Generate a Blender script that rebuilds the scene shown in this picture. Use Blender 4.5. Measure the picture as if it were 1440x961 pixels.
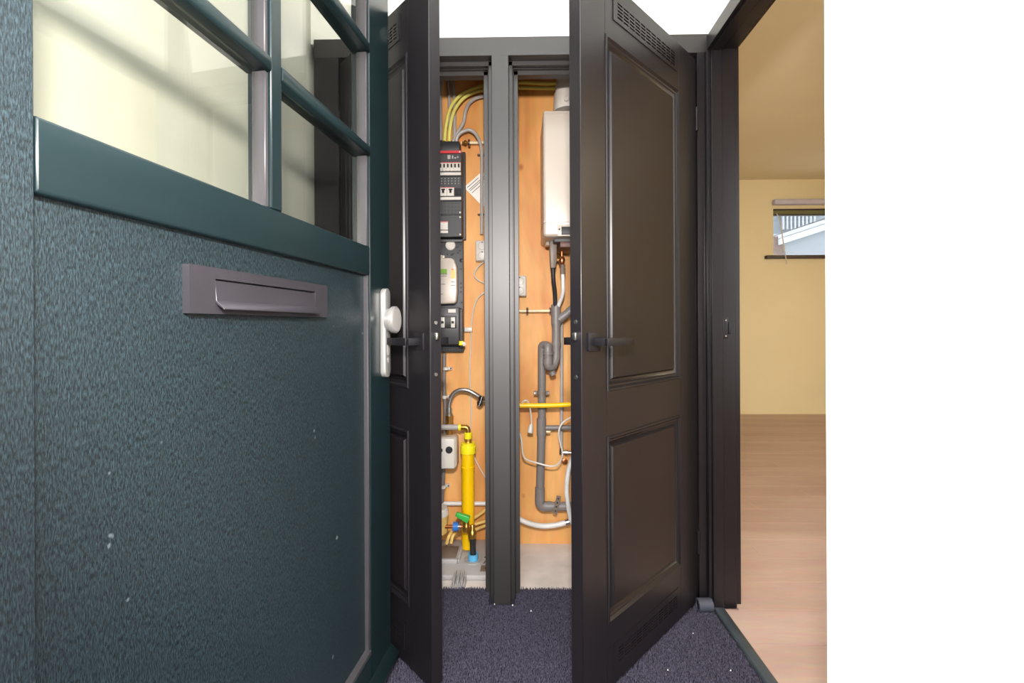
import bpy, bmesh, math, random
import numpy as np
from mathutils import Vector, Matrix
from math import pi, sin, cos, radians

random.seed(7)
SC = bpy.context.scene
COL = SC.collection
for o in list(bpy.data.objects):
    bpy.data.objects.remove(o)

# ------------------------------------------------------------------ camera, light, exposure
cam_data = bpy.data.cameras.new('camera')
cam = bpy.data.objects.new('camera', cam_data)
COL.objects.link(cam)
cam.location = (0, 0, 1.09)
cam.rotation_euler = (pi / 2, 0.0045, 0.0156)
cam_data.sensor_fit = 'HORIZONTAL'
cam_data.sensor_width = 36
cam_data.lens = 16
cam_data.shift_y = -23.5 / 1440
cam_data.clip_start = 0.02
SC.camera = cam

world = bpy.data.worlds.new('overcast_sky')
SC.world = world
world.use_nodes = True
bg = world.node_tree.nodes['Background']
bg.inputs['Color'].default_value = (0.93, 0.965, 1.0, 1)
bg.inputs['Strength'].default_value = 4.0


def area_light(name, loc, rot, sx, sy, power, col):
    d = bpy.data.lights.new(name, 'AREA')
    d.shape = 'RECTANGLE'
    d.size, d.size_y, d.energy, d.color = sx, sy, power, col
    o = bpy.data.objects.new(name, d)
    COL.objects.link(o)
    o.location, o.rotation_euler = loc, rot
    return o


# added fill light, no visible source, brightening the living room (the hall is lit by the sky through the open door and an added rooflight)
area_light('room_fill_light', (4.35, 1.05, 2.78), (0, 0, 0), 0.9, 0.9, 40, (1.0, 0.86, 0.62))

# the photographer's flash, a hand's breadth above the camera
fl_d = bpy.data.lights.new('camera_flash', 'SPOT')
fl_d.energy, fl_d.color, fl_d.shadow_soft_size = 118, (1.0, 0.92, 0.86), 0.05
fl_d.spot_size, fl_d.spot_blend = radians(125), 0.4
fl_o = bpy.data.objects.new('camera_flash', fl_d)
COL.objects.link(fl_o)
fl_o.location, fl_o.rotation_euler = (0.0, -0.03, 1.49), (pi / 2, 0, 0)

vs = SC.view_settings
vs.view_transform = 'Standard'
vs.look = 'None'
vs.gamma = 1
vs.use_curve_mapping = False
vs.exposure = 0.6


# ------------------------------------------------------------------ mesh helpers
class MB:
    def __init__(s):
        s.v, s.f = [], []

    def add(s, vs_, fs_):
        b = len(s.v)
        s.v += [tuple(v) for v in vs_]
        s.f += [tuple(b + i for i in f) for f in fs_]
        return s

    def box(s, x0, x1, y0, y1, z0, z1):
        if x1 < x0: x0, x1 = x1, x0
        if y1 < y0: y0, y1 = y1, y0
        if z1 < z0: z0, z1 = z1, z0
        return s.add([(x0, y0, z0), (x1, y0, z0), (x1, y1, z0), (x0, y1, z0), (x0, y0, z1), (x1, y0, z1), (x1, y1, z1), (x0, y1, z1)],
                     [(0, 3, 2, 1), (4, 5, 6, 7), (0, 1, 5, 4), (1, 2, 6, 5), (2, 3, 7, 6), (3, 0, 4, 7)])

    def prism(s, poly, fn, t0, t1):
        """poly: list of 2D points; fn(a, b, t) -> 3D; extruded from t0 to t1"""
        n = len(poly)
        vs_ = [fn(a, b, t0) for a, b in poly] + [fn(a, b, t1) for a, b in poly]
        fs_ = [tuple(range(n))[::-1], tuple(range(n, 2 * n))]
        fs_ += [(i, (i + 1) % n, n + (i + 1) % n, n + i) for i in range(n)]
        return s.add(vs_, fs_)

    def lathe(s, p, d, prof, n=20):
        """prof: list of (distance along d, radius)"""
        p, d = Vector(p), Vector(d).normalized()
        a = d.orthogonal().normalized()
        b = d.cross(a)
        vs_, fs_ = [], []
        for t, r in prof:
            for k in range(n):
                w = 2 * pi * k / n
                vs_.append(p + d * t + (a * cos(w) + b * sin(w)) * r)
        m = len(prof)
        for j in range(m - 1):
            for k in range(n):
                fs_.append((j * n + k, j * n + (k + 1) % n, (j + 1) * n + (k + 1) % n, (j + 1) * n + k))
        fs_.append(tuple(range(n))[::-1])
        fs_.append(tuple((m - 1) * n + k for k in range(n)))
        return s.add(vs_, fs_)

    def cyl(s, p0, p1, r, n=16, r1=None):
        d = Vector(p1) - Vector(p0)
        return s.lathe(p0, d, [(0, r), (d.length, r if r1 is None else r1)], n)

    def tube(s, pts, r, n=10, smooth=6, ring=None):
        """round tube along a path; ring=(pitch, depth) ribs it like a hose"""
        P = spline(pts, smooth) if smooth > 1 and len(pts) > 2 else [Vector(p) for p in pts]
        if ring:
            P = resample(P, ring[0] / 2)
        t0 = (P[1] - P[0]).normalized()
        a = t0.orthogonal().normalized()
        vs_, fs_ = [], []
        m = len(P)
        for i, p in enumerate(P):
            t = (P[min(i + 1, m - 1)] - P[max(i - 1, 0)]).normalized()
            a = (a - t * a.dot(t)).normalized()
            b = t.cross(a)
            rr = r - (ring[1] if ring and i % 2 else 0)
            for k in range(n):
                w = 2 * pi * k / n
                vs_.append(p + (a * cos(w) + b * sin(w)) * rr)
        for j in range(m - 1):
            for k in range(n):
                fs_.append((j * n + k, j * n + (k + 1) % n, (j + 1) * n + (k + 1) % n, (j + 1) * n + k))
        fs_.append(tuple(range(n))[::-1])
        fs_.append(tuple((m - 1) * n + k for k in range(n)))
        return s.add(vs_, fs_)

    def ring_frame(s, x0, x1, z0, z1, prof, y=0.0, sgn=1):
        """moulding swept around a rectangle: prof = (inset, height above y); last ring is filled"""
        vs_, fs_ = [], []
        for ins, hgt in prof:
            vs_ += [(x0 + ins, y + sgn * hgt, z0 + ins), (x1 - ins, y + sgn * hgt, z0 + ins),
                    (x1 - ins, y + sgn * hgt, z1 - ins), (x0 + ins, y + sgn * hgt, z1 - ins)]
        for j in range(len(prof) - 1):
            for k in range(4):
                fs_.append((4 * j + k, 4 * j + (k + 1) % 4, 4 * j + 4 + (k + 1) % 4, 4 * j + 4 + k))
        return s.add(vs_, fs_)

    def build(s, name, material, parent=None, bev=0, seg=2, smooth=None, loc=None, local=False):
        org = Vector((0, 0, 0))
        if not local:
            if parent is not None:
                org = world_loc(parent)
            elif loc is not None:
                org = Vector(loc)
        me = bpy.data.meshes.new(name)
        me.from_pydata([tuple(Vector(v) - org) for v in s.v], [], s.f)
        bm = bmesh.new()
        bm.from_mesh(me)
        bmesh.ops.recalc_face_normals(bm, faces=bm.faces)
        if bev:
            es = [e for e in bm.edges if len(e.link_faces) == 2 and e.calc_face_angle(0) > 0.6]
            bmesh.ops.bevel(bm, geom=es, offset=bev, segments=seg, profile=0.5, affect='EDGES', clamp_overlap=True)
        sm = smooth if smooth is not None else True
        for f in bm.faces:
            f.smooth = sm
        if sm:
            for e in bm.edges:
                if len(e.link_faces) != 2 or e.calc_face_angle(0) > 0.62:
                    e.smooth = False
        bm.to_mesh(me)
        bm.free()
        me.materials.append(material)
        o = bpy.data.objects.new(name, me)
        COL.objects.link(o)
        if parent is not None:
            o.parent = parent
        elif loc is not None:
            o.location = loc
        return o


WLOC = {}


def world_loc(o):
    l = Vector(o.location)
    while o.parent is not None:
        o = o.parent
        l += Vector(o.location)
    return l


def spline(pts, k):
    P = [Vector(p) for p in pts]
    out = []
    for i in range(len(P) - 1):
        p0, p1, p2, p3 = P[max(i - 1, 0)], P[i], P[i + 1], P[min(i + 2, len(P) - 1)]
        for j in range(k):
            t = j / k
            out.append(0.5 * ((2 * p1) + (p2 - p0) * t + (2 * p0 - 5 * p1 + 4 * p2 - p3) * t * t + (3 * p1 - p0 - 3 * p2 + p3) * t ** 3))
    out.append(P[-1])
    return out


def resample(P, step):
    out = [P[0]]
    acc = 0
    for a, b in zip(P[:-1], P[1:]):
        L = (b - a).length
        while acc + L >= step:
            t = (step - acc) / L
            a = a + (b - a) * t
            out.append(a.copy())
            L = (b - a).length
            acc = 0
            if L < 1e-9:
                break
        acc += L
    return out


def bend(pts, r, k=5):
    """polyline with rounded corners of radius r"""
    P = [Vector(p) for p in pts]
    out = [P[0]]
    for i in range(1, len(P) - 1):
        a = (P[i - 1] - P[i])
        b = (P[i + 1] - P[i])
        rr = min(r, a.length * 0.49, b.length * 0.49)
        A, B = P[i] + a.normalized() * rr, P[i] + b.normalized() * rr
        for j in range(k + 1):
            t = j / k
            out.append(A * (1 - t) ** 2 + P[i] * 2 * t * (1 - t) + B * t * t)
    out.append(P[-1])
    return out


def tag(o, label=None, cat=None, group=None, kind=None):
    if label: o['label'] = label
    if cat: o['category'] = cat
    if group: o['group'] = group
    if kind: o['kind'] = kind
    return o


def thing(name, label, cat, loc, rotz=0, group=None, kind=None):
    o = bpy.data.objects.new(name, None)
    o.empty_display_size = 0.05
    COL.objects.link(o)
    o.location = loc
    o.rotation_euler = (0, 0, rotz)
    return tag(o, label, cat, group, kind)


def single(name, mb, material, label, cat, loc, group=None, **kw):
    return tag(mb.build(name, material, None, loc=loc, **kw), label, cat, group)


def struct(name, mb, material, label, cat, **kw):
    return tag(mb.build(name, material, None, **kw), label, cat, kind='structure')


# ------------------------------------------------------------------ materials
def lin(hexs):
    c = [int(hexs[i:i + 2], 16) / 255 for i in (1, 3, 5)]
    return tuple(x / 12.92 if x <= 0.04045 else ((x + 0.055) / 1.055) ** 2.4 for x in c) + (1,)


def new_mat(name):
    m = bpy.data.materials.new(name)
    m.use_nodes = True
    nt = m.node_tree
    return m, nt, nt.nodes['Principled BSDF']


def mat(name, col, rough=0.5, metal=0.0, spec=0.5, var=0.06, vscale=12.0, bump=0.0, bscale=200.0, stretch=(1, 1, 1), coat=0.0, coords='Object'):
    """plain surface with slight procedural colour variation and fine relief"""
    m, nt, b = new_mat(name)
    c = lin(col) if isinstance(col, str) else tuple(col) + (1,)
    N, L = nt.nodes, nt.links
    tc = N.new('ShaderNodeTexCoord')
    mp = N.new('ShaderNodeMapping')
    mp.inputs['Scale'].default_value = stretch
    L.new(tc.outputs[coords], mp.inputs['Vector'])
    nz = N.new('ShaderNodeTexNoise')
    nz.inputs['Scale'].default_value = vscale
    nz.inputs['Detail'].default_value = 4
    L.new(mp.outputs['Vector'], nz.inputs['Vector'])
    cr = N.new('ShaderNodeValToRGB')
    cr.color_ramp.elements[0].position, cr.color_ramp.elements[1].position = 0.3, 0.7
    cr.color_ramp.elements[0].color = tuple(x * (1 - var) for x in c[:3]) + (1,)
    cr.color_ramp.elements[1].color = tuple(min(1, x * (1 + var)) for x in c[:3]) + (1,)
    L.new(nz.outputs['Fac'], cr.inputs['Fac'])
    L.new(cr.outputs['Color'], b.inputs['Base Color'])
    b.inputs['Roughness'].default_value = rough
    b.inputs['Metallic'].default_value = metal
    b.inputs['Specular IOR Level'].default_value = spec
    b.inputs['Coat Weight'].default_value = coat
    b.inputs['Coat Roughness'].default_value = 0.2
    if bump:
        n2 = N.new('ShaderNodeTexNoise')
        n2.inputs['Scale'].default_value = bscale
        n2.inputs['Detail'].default_value = 3
        L.new(mp.outputs['Vector'], n2.inputs['Vector'])
        bp = N.new('ShaderNodeBump')
        bp.inputs['Strength'].default_value = bump
        bp.inputs['Distance'].default_value = 0.002
        L.new(n2.outputs['Fac'], bp.inputs['Height'])
        L.new(bp.outputs['Normal'], b.inputs['Normal'])
    return m


def grained_paint(name, base, fleck, rough):
    """dark paint over open vertical wood grain: short pale flecks and relief"""
    m, nt, b = new_mat(name)
    N, L = nt.nodes, nt.links
    tc = N.new('ShaderNodeTexCoord')
    mp = N.new('ShaderNodeMapping')
    mp.inputs['Scale'].default_value = (1, 1, 0.22)
    L.new(tc.outputs['Object'], mp.inputs['Vector'])
    nz = N.new('ShaderNodeTexNoise')
    nz.inputs['Scale'].default_value = 620
    nz.inputs['Detail'].default_value = 3
    nz.inputs['Roughness'].default_value = 0.6
    L.new(mp.outputs['Vector'], nz.inputs['Vector'])
    cr = N.new('ShaderNodeValToRGB')
    cr.color_ramp.elements[0].position, cr.color_ramp.elements[1].position = 0.42, 0.72
    cr.color_ramp.elements[0].color = lin(base)
    cr.color_ramp.elements[1].color = lin(fleck)
    L.new(nz.outputs['Fac'], cr.inputs['Fac'])
    # scattered pale scuffs
    n3 = N.new('ShaderNodeTexNoise')
    n3.inputs['Scale'].default_value = 38
    n3.inputs['Detail'].default_value = 2
    L.new(tc.outputs['Object'], n3.inputs['Vector'])
    c3 = N.new('ShaderNodeValToRGB')
    c3.color_ramp.elements[0].position, c3.color_ramp.elements[1].position = 0.765, 0.80
    c3.color_ramp.elements[0].color = (0, 0, 0, 1)
    c3.color_ramp.elements[1].color = (0.35, 0.35, 0.35, 1)
    L.new(n3.outputs['Fac'], c3.inputs['Fac'])
    mx = N.new('ShaderNodeMixRGB')
    mx.inputs['Color2'].default_value = lin('#8a9698')
    L.new(c3.outputs['Color'], mx.inputs['Fac'])
    L.new(cr.outputs['Color'], mx.inputs['Color1'])
    L.new(mx.outputs['Color'], b.inputs['Base Color'])
    b.inputs['Roughness'].default_value = rough
    bp = N.new('ShaderNodeBump')
    bp.inputs['Strength'].default_value = 0.45
    bp.inputs['Distance'].default_value = 0.001
    L.new(nz.outputs['Fac'], bp.inputs['Height'])
    L.new(bp.outputs['Normal'], b.inputs['Normal'])
    return m


def wood(name, c0, c1, c2, scale, stretch, rough=0.55, dist=3.0, knots=False):
    m, nt, b = new_mat(name)
    N, L = nt.nodes, nt.links
    tc = N.new('ShaderNodeTexCoord')
    mp = N.new('ShaderNodeMapping')
    mp.inputs['Scale'].default_value = stretch
    L.new(tc.outputs['Object'], mp.inputs['Vector'])
    n1 = N.new('ShaderNodeTexNoise')
    n1.inputs['Scale'].default_value = scale
    n1.inputs['Detail'].default_value = 3
    n1.inputs['Distortion'].default_value = dist
    L.new(mp.outputs['Vector'], n1.inputs['Vector'])
    cr = N.new('ShaderNodeValToRGB')
    e = cr.color_ramp.elements
    e[0].position, e[1].position = 0.3, 0.72
    e[0].color, e[1].color = lin(c0), lin(c2)
    k = e.new(0.5)
    k.color = lin(c1)
    L.new(n1.outputs['Fac'], cr.inputs['Fac'])
    n2 = N.new('ShaderNodeTexNoise')
    n2.inputs['Scale'].default_value = scale * 14
    n2.inputs['Detail'].default_value = 4
    L.new(mp.outputs['Vector'], n2.inputs['Vector'])
    mx = N.new('ShaderNodeMixRGB')
    mx.blend_type = 'MULTIPLY'
    mx.inputs['Fac'].default_value = 0.25
    L.new(cr.outputs['Color'], mx.inputs['Color1'])
    L.new(n2.outputs['Color'], mx.inputs['Color2'])
    last = mx
    if knots:
        vo = N.new('ShaderNodeTexVoronoi')
        vo.inputs['Scale'].default_value = 4.6
        mk = N.new('ShaderNodeMapping')
        mk.inputs['Scale'].default_value = (1.0, 0.02, 0.75)
        mk.inputs['Location'].default_value = (0.37, 0, 0.21)
        L.new(tc.outputs['Object'], mk.inputs['Vector'])
        L.new(mk.outputs['Vector'], vo.inputs['Vector'])
        ck = N.new('ShaderNodeValToRGB')
        ek = ck.color_ramp.elements
        ek[0].position, ek[1].position = 0.04, 0.085
        ek[0].color, ek[1].color = lin('#a55f2c'), (1, 1, 1, 1)
        L.new(vo.outputs['Distance'], ck.inputs['Fac'])
        m2 = N.new('ShaderNodeMixRGB')
        m2.blend_type = 'MULTIPLY'
        m2.inputs['Fac'].default_value = 0.75
        L.new(last.outputs['Color'], m2.inputs['Color1'])
        L.new(ck.outputs['Color'], m2.inputs['Color2'])
        last = m2
    L.new(last.outputs['Color'], b.inputs['Base Color'])
    b.inputs['Roughness'].default_value = rough
    return m


def glass_mat(name, tint=(0.95, 0.96, 0.935)):
    m = bpy.data.materials.new(name)
    m.use_nodes = True
    nt = m.node_tree
    N, L = nt.nodes, nt.links
    N.remove(N['Principled BSDF'])
    out = N['Material Output']
    tr = N.new('ShaderNodeBsdfTransparent')
    tr.inputs['Color'].default_value = tuple(tint) + (1,)
    gl = N.new('ShaderNodeBsdfGlossy')
    gl.inputs['Roughness'].default_value = 0.01
    fr = N.new('ShaderNodeLayerWeight')
    fr.inputs['Blend'].default_value = 0.5
    pw = N.new('ShaderNodeMath')
    pw.operation = 'POWER'
    pw.inputs[1].default_value = 4.5
    L.new(fr.outputs['Facing'], pw.inputs[0])
    mul = N.new('ShaderNodeMath')
    mul.operation = 'MULTIPLY_ADD'
    mul.use_clamp = True
    mul.inputs[1].default_value = 0.9
    mul.inputs[2].default_value = 0.06
    L.new(pw.outputs[0], mul.inputs[0])
    mx = N.new('ShaderNodeMixShader')
    L.new(mul.outputs[0], mx.inputs['Fac'])
    L.new(tr.outputs[0], mx.inputs[1])
    L.new(gl.outputs[0], mx.inputs[2])
    L.new(mx.outputs[0], out.inputs['Surface'])
    return m


M = {}
M['charcoal'] = mat('charcoal_satin_paint', '#191619', 0.32, spec=0.42, bump=0.06, bscale=60, stretch=(1, 1, 0.1))
M['charcoal_frame'] = mat('charcoal_frame_paint', '#221e1d', 0.46, spec=0.75, bump=0.04, bscale=60, stretch=(1, 1, 0.1))
M['charcoal_field'] = mat('charcoal_panel_paint', '#1a1618', 0.31, spec=0.34, bump=0.04, bscale=60, stretch=(1, 1, 0.1))
M['grain'] = grained_paint('green_grained_paint', '#10191d', '#2f3f46', 0.37)
M['green'] = mat('dark_green_satin_paint', '#142225', 0.3, var=0.1, bump=0.08, bscale=90, stretch=(0.2, 1, 1))
M['bead'] = mat('mauve_grey_bead_paint', '#3a383b', 0.4)
M['letter'] = mat('anthracite_anodised', '#37353b', 0.42, metal=0.3, var=0.08)
M['black'] = mat('black_metal', '#161418', 0.45, spec=0.35)
M['blackp'] = mat('black_plastic', '#252528', 0.45)
M['darkgrey'] = mat('dark_grey_plastic', '#3a3a3d', 0.5)
M['chrome'] = mat('brushed_steel', '#b9b7b4', 0.25, metal=1.0)
M['alu'] = mat('silver_anodised', '#a9a7a3', 0.35, metal=0.5)
M['white'] = mat('white_plaster', '#f1f0ec', 0.8, var=0.02)
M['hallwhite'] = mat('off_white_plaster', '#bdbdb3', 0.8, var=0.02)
M['cream'] = mat('cream_wall_paint', '#e9dcb6', 0.75, var=0.02, vscale=2)
M['creamceil'] = mat('cream_ceiling_paint', '#e3d8bd', 0.8, var=0.02, vscale=2)
M['whitep'] = mat('white_plastic', '#cfc9c1', 0.35, var=0.02)
M['boiler'] = mat('boiler_enamel', '#b9ada1', 0.3, var=0.01)
M['greyp'] = mat('grey_pvc', '#7b7573', 0.4, var=0.04)
M['greyp2'] = mat('grey_conduit', '#a5a09c', 0.45, var=0.04)
M['palehose'] = mat('pale_grey_hose', '#d9d7d4', 0.4)
M['yellow'] = mat('yellow_gas_pipe', '#f5c400', 0.35, var=0.04)
M['lemon'] = mat('lemon_yellow_cap', '#f3e31a', 0.4, var=0.03)
M['ygreen'] = mat('yellow_green_conduit', '#d8cf6c', 0.5, var=0.05)
M['brass'] = mat('brass', '#c4974c', 0.3, metal=0.9, var=0.1)
M['copper'] = mat('copper', '#c47a50', 0.28, metal=0.9, var=0.1)
M['steel'] = mat('braided_steel', '#a7a39f', 0.3, metal=0.8, var=0.2, vscale=400)
M['blue'] = mat('blue_plastic', '#2f6fc0', 0.4)
M['lblue'] = mat('light_blue_plastic', '#5fb0dc', 0.4)
M['greenp'] = mat('green_plastic', '#3fae4b', 0.35)
M['lcd'] = mat('green_lcd', '#6f9a2e', 0.3)
M['red'] = mat('red_stripe', '#c8343c', 0.5)
M['brownclip'] = mat('brown_clip', '#5a3428', 0.5)
M['creampipe'] = mat('cream_pipe', '#e8d5ae', 0.4)
M['tan'] = mat('tan_hose', '#e0bd6e', 0.45)
M['taupe'] = mat('taupe_plastic', '#77695f', 0.45)
M['lightgrey'] = mat('light_grey_plastic', '#a9a5a3', 0.5)
M['paper'] = mat('paper', '#efeae3', 0.8, var=0.02)
M['ink'] = mat('printed_ink', '#6b6a70', 0.8)
M['concrete'] = mat('closet_concrete', '#cfc6bf', 0.85, var=0.12, vscale=9, bump=0.3, bscale=60)
M['ground'] = mat('paving_outside', '#9a948c', 0.9, var=0.15)
M['rubber'] = mat('grey_blue_rubber', '#3a3c48', 0.6)
M['thresh'] = mat('black_threshold', '#3b4247', 0.45, var=0.2, bump=0.1)
M['mat_base'] = mat('carpet_base', '#2a2833', 1.0, spec=0.1, var=0.2, vscale=200)
M['carpet'] = mat('carpet_pile', '#45424f', 1.0, spec=0.1, var=0.65, vscale=160)
M['lilac'] = mat('lilac_grey_paint', '#c3bfd2', 0.6)
M['slat'] = mat('blind_slat', '#8d8f5e', 0.5)
M['sill'] = mat('dark_window_sill', '#3a302e', 0.4)
M['hwall'] = mat('house_render', '#8d9398', 0.8, var=0.03)
M['hwhite'] = mat('house_white_board', '#b9bbbd', 0.7, var=0.02)
M['hroof'] = mat('house_roof_tile', '#6a6a69', 0.8, var=0.2)
M['brick'] = mat('brick', '#6f5f5b', 0.9, var=0.3, vscale=20)
M['ply'] = wood('plywood', '#d48a44', '#ecaa60', '#fac07a', 3.2, (1, 1, 0.24), 0.55, 1.6, knots=True)
M['plank'] = wood('pale_oak_plank', '#b19387', '#bca093', '#c6ab9f', 5.0, (0.16, 1, 1), 0.42, 0.6)
M['darkwood'] = wood('closet_side_board', '#5a4030', '#6d4e38', '#7a5a42', 3.0, (1, 1, 0.3), 0.7)
M['glass'] = glass_mat('window_glass')
M['glass_dimming'] = glass_mat('dimming_window_glass', (0.66, 0.68, 0.70))  # tint added to dim the overbright view outside

XY = lambda a, b, t: (a, b, t)
XZ = lambda a, b, t: (a, t, b)
YZ = lambda a, b, t: (t, a, b)

# ------------------------------------------------------------------ structure
CEIL = 2.62
RC = 2.82          # living room ceiling
struct('ground', MB().box(-8, 8, -9, 0.42, -0.16, -0.03), M['ground'], 'grey paving in front of the house door', 'ground')
floor = struct('floor', MB().box(-0.82, 0.735, 0.42, 2.42, -0.16, -0.012), M['concrete'], 'pale concrete slab floor under the hall and the closet', 'floor')
# facade: pier on the right with its white reveal, wall on the left, lintel above
struct('wall_right', MB().box(0.50, 0.735, 0.22, 0.75, -0.03, CEIL), M['white'], 'bright white wall edge at the right beside the doorway', 'wall')
struct('wall_front', MB().box(-3.0, -0.66, 0.22, 0.42, -0.03, CEIL).box(-0.66, 0.50, 0.22, 0.42, 2.36, CEIL), M['white'], 'white front wall and lintel around the entrance', 'wall')
struct('wall_left', MB().box(-0.92, -0.82, 0.42, 2.46, -0.03, CEIL), M['hallwhite'], 'white hall wall behind the glass of the front door', 'wall')
struct('wall_back', MB().box(-0.82, 0.735, 1.79, 1.87, 2.205, CEIL), M['white'], 'white plaster wall above the closet doors', 'wall')
SK = (-0.55, 0.60, 0.52, 1.45)       # opening of the added, unseen rooflight that brightens the door frame tops
struct('ceiling', MB().box(-0.92, 0.735, 0.42, SK[2], CEIL, CEIL + 0.1).box(-0.92, 0.735, SK[3], 1.87, CEIL, CEIL + 0.1).box(-0.92, SK[0], SK[2], SK[3], CEIL, CEIL + 0.1).box(SK[1], 0.735, SK[2], SK[3], CEIL, CEIL + 0.1), M['white'], 'white ceiling of the entrance hall', 'ceiling')
rl = thing('added_rooflight', 'added unseen rooflight that brightens the entrance hall', 'window', (0, 1, CEIL + .1), kind='structure')
m = MB()
for a_, b_, c_, d_ in ((SK[0] - .05, SK[1] + .05, SK[2] - .05, SK[2]), (SK[0] - .05, SK[1] + .05, SK[3], SK[3] + .05), (SK[0] - .05, SK[0], SK[2], SK[3]), (SK[1], SK[1] + .05, SK[2], SK[3])):
    m.box(a_, b_, c_, d_, CEIL + .1, CEIL + .16)
m.build('window_frame', M['white'], rl)
MB().box(SK[0], SK[1], SK[2], SK[3], CEIL + .12, CEIL + .126).build('pane', M['glass'], rl)
# hall side of the partition with the living room: above and beside the doorway
struct('wall_partition', MB().box(0.75, 0.83, 0.75, 1.742, 2.20, RC).box(0.735, 0.83, 1.80, 2.46, -0.03, RC).box(0.75, 0.83, 1.742, 1.80, 2.20, RC),
       M['white'], 'white partition wall above the living room doorway', 'wall')

# closet shell
struct('wall_closet_back', MB().box(-0.82, 0.735, 2.29, 2.31, -0.02, 2.46), M['ply'], 'orange plywood back wall of the utility closet', 'wall')
struct('wall_closet_side', MB().box(-0.78, -0.76, 1.89, 2.29, 0.0, 2.46), M['darkwood'], 'dark side board of the utility closet', 'wall')
struct('ceiling_closet', MB().box(-0.82, 0.735, 1.87, 2.31, 2.46, 2.50), M['darkwood'], 'dark board ceiling of the utility closet', 'ceiling')

# closet door frame: transom, mullion, two jambs, each with stepped rebates
fr = tag(bpy.data.objects.new('trim_1', None), 'charcoal painted closet door frame with centre mullion', 'door frame', kind='structure')
COL.objects.link(fr)
fr.location = (-0.07, 1.77, 0)
mull = [(-0.103, 1.77), (-0.037, 1.77), (-0.037, 1.81), (-0.022, 1.81), (-0.022, 1.826), (-0.0255, 1.826), (-0.0255, 1.832), (-0.018, 1.832), (-0.018, 1.845), (0.0, 1.845), (0.0, 1.88),
        (-0.14, 1.88), (-0.14, 1.845), (-0.122, 1.845), (-0.122, 1.832), (-0.1145, 1.832), (-0.1145, 1.826), (-0.118, 1.826), (-0.118, 1.81), (-0.103, 1.81)]
MB().prism(mull, XY, -0.012, 2.141).build('mullion', M['charcoal_frame'], fr, bev=0.0012, seg=1)
tr = [(1.77, 2.139), (1.77, 2.212), (1.88, 2.212), (1.88, 2.103), (1.845, 2.103), (1.845, 2.12), (1.832, 2.12), (1.832, 2.127), (1.826, 2.127), (1.826, 2.122), (1.81, 2.122), (1.81, 2.139)]
MB().prism(tr, YZ, -0.80, 0.735).build('transom', M['charcoal_frame'], fr, bev=0.0012, seg=1)
rj = [(0.692, 1.77), (0.722, 1.77), (0.722, 1.88), (0.655, 1.88), (0.655, 1.845), (0.673, 1.845), (0.673, 1.81), (0.692, 1.81)]
MB().prism(rj, XY, -0.012, 2.141).build('jamb', M['charcoal'], fr, bev=0.0015, seg=1)
lj = [(-0.702, 1.77), (-0.80, 1.77), (-0.80, 1.88), (-0.665, 1.88), (-0.665, 1.845), (-0.683, 1.845), (-0.683, 1.81), (-0.702, 1.81)]
MB().prism(lj, XY, -0.012, 2.141).build('jamb', M['charcoal'], fr, bev=0.0015, seg=1)

# living room door frame (in the right hand wall)
df = tag(bpy.data.objects.new('trim_2', None), 'dark door frame of the doorway to the living room', 'door frame', kind='structure')
COL.objects.link(df)
df.location = (0.78, 1.77, 0)
jm = [(0.735, 1.742), (0.775, 1.742), (0.775, 1.760), (0.832, 1.760), (0.832, 1.775), (0.855, 1.775), (0.855, 1.80), (0.735, 1.80)]
MB().prism(jm, XY, -0.005, 2.20).build('jamb', M['charcoal'], df, bev=0.0015, seg=1)
MB().box(0.7225, 0.735, 1.752, 1.80, -0.01, 2.139).build('cover_strip', M['charcoal'], df, bev=0.001, seg=1)
MB().box(0.735, 0.775, 0.75, 1.742, 2.131, 2.20).box(0.775, 0.832, 0.75, 1.76, 2.146, 2.20).box(0.832, 0.855, 0.75, 1.775, 2.16, 2.20).build('head', M['charcoal'], df, bev=0.0015, seg=1)
MB().box(0.722, 0.735, 0.75, 1.752, 2.139, 2.192).build('head_casing', M['charcoal'], df, bev=0.001, seg=1)
MB().box(0.735, 0.855, 0.752, 0.79, -0.005, 2.15).build('jamb', M['charcoal'], df, bev=0.0015, seg=1)
sp = MB().box(0.783, 0.803, 1.7585, 1.761, 1.032, 1.115).build('strike_plate', M['black'], df, bev=0.002)
MB().box(0.803, 0.812, 1.7545, 1.761, 1.051, 1.096).build('strike_lip', M['black'], sp, bev=0.0015)
for zz in (1.043, 1.104):
    MB().lathe((0.793, 1.7585, zz), (0, -1, 0), [(0, 0.004), (0.0015, 0.0035)], 10).build('screw', M['chrome'], sp)
struct('trim_3', MB().prism([(0.735, -0.012), (0.777, -0.012), (0.777, 0.006), (0.772, 0.011), (0.741, 0.011), (0.735, 0.006)], XZ, 0.79, 1.7435), M['thresh'],
       'black threshold strip between dark carpet and pale wood floor', 'threshold', bev=0.001, seg=1)

# carpet: base sheet and pile
cp = tag(MB().box(-0.82, 0.735, 0.42, 1.88, -0.012, -0.004).build('carpet', M['mat_base']), 'dark charcoal blue carpet of the entrance hall', 'carpet', kind='stuff')
rng = np.random.default_rng(3)
st = 0.0042
gx, gy = np.meshgrid(np.arange(-0.80, 0.733, st), np.arange(1.05, 1.879, st))
px_, py_ = gx.ravel(), gy.ravel()
inside = ~((px_ > -0.125) & (px_ < -0.015) & (py_ > 1.768)) & ~((px_ > 0.69) & (py_ > 1.745)) & ~((px_ < -0.69) & (py_ > 1.768))
px_, py_ = px_[inside], py_[inside]
n_ = px_.size
px_ = px_ + rng.uniform(-st * 0.6, st * 0.6, n_)
py_ = py_ + rng.uniform(-st * 0.6, st * 0.6, n_)
ang = rng.uniform(0, 2 * pi, n_)
hgt = rng.uniform(0.006, 0.0125, n_)
rad = rng.uniform(0.0016, 0.0028, n_)
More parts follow.
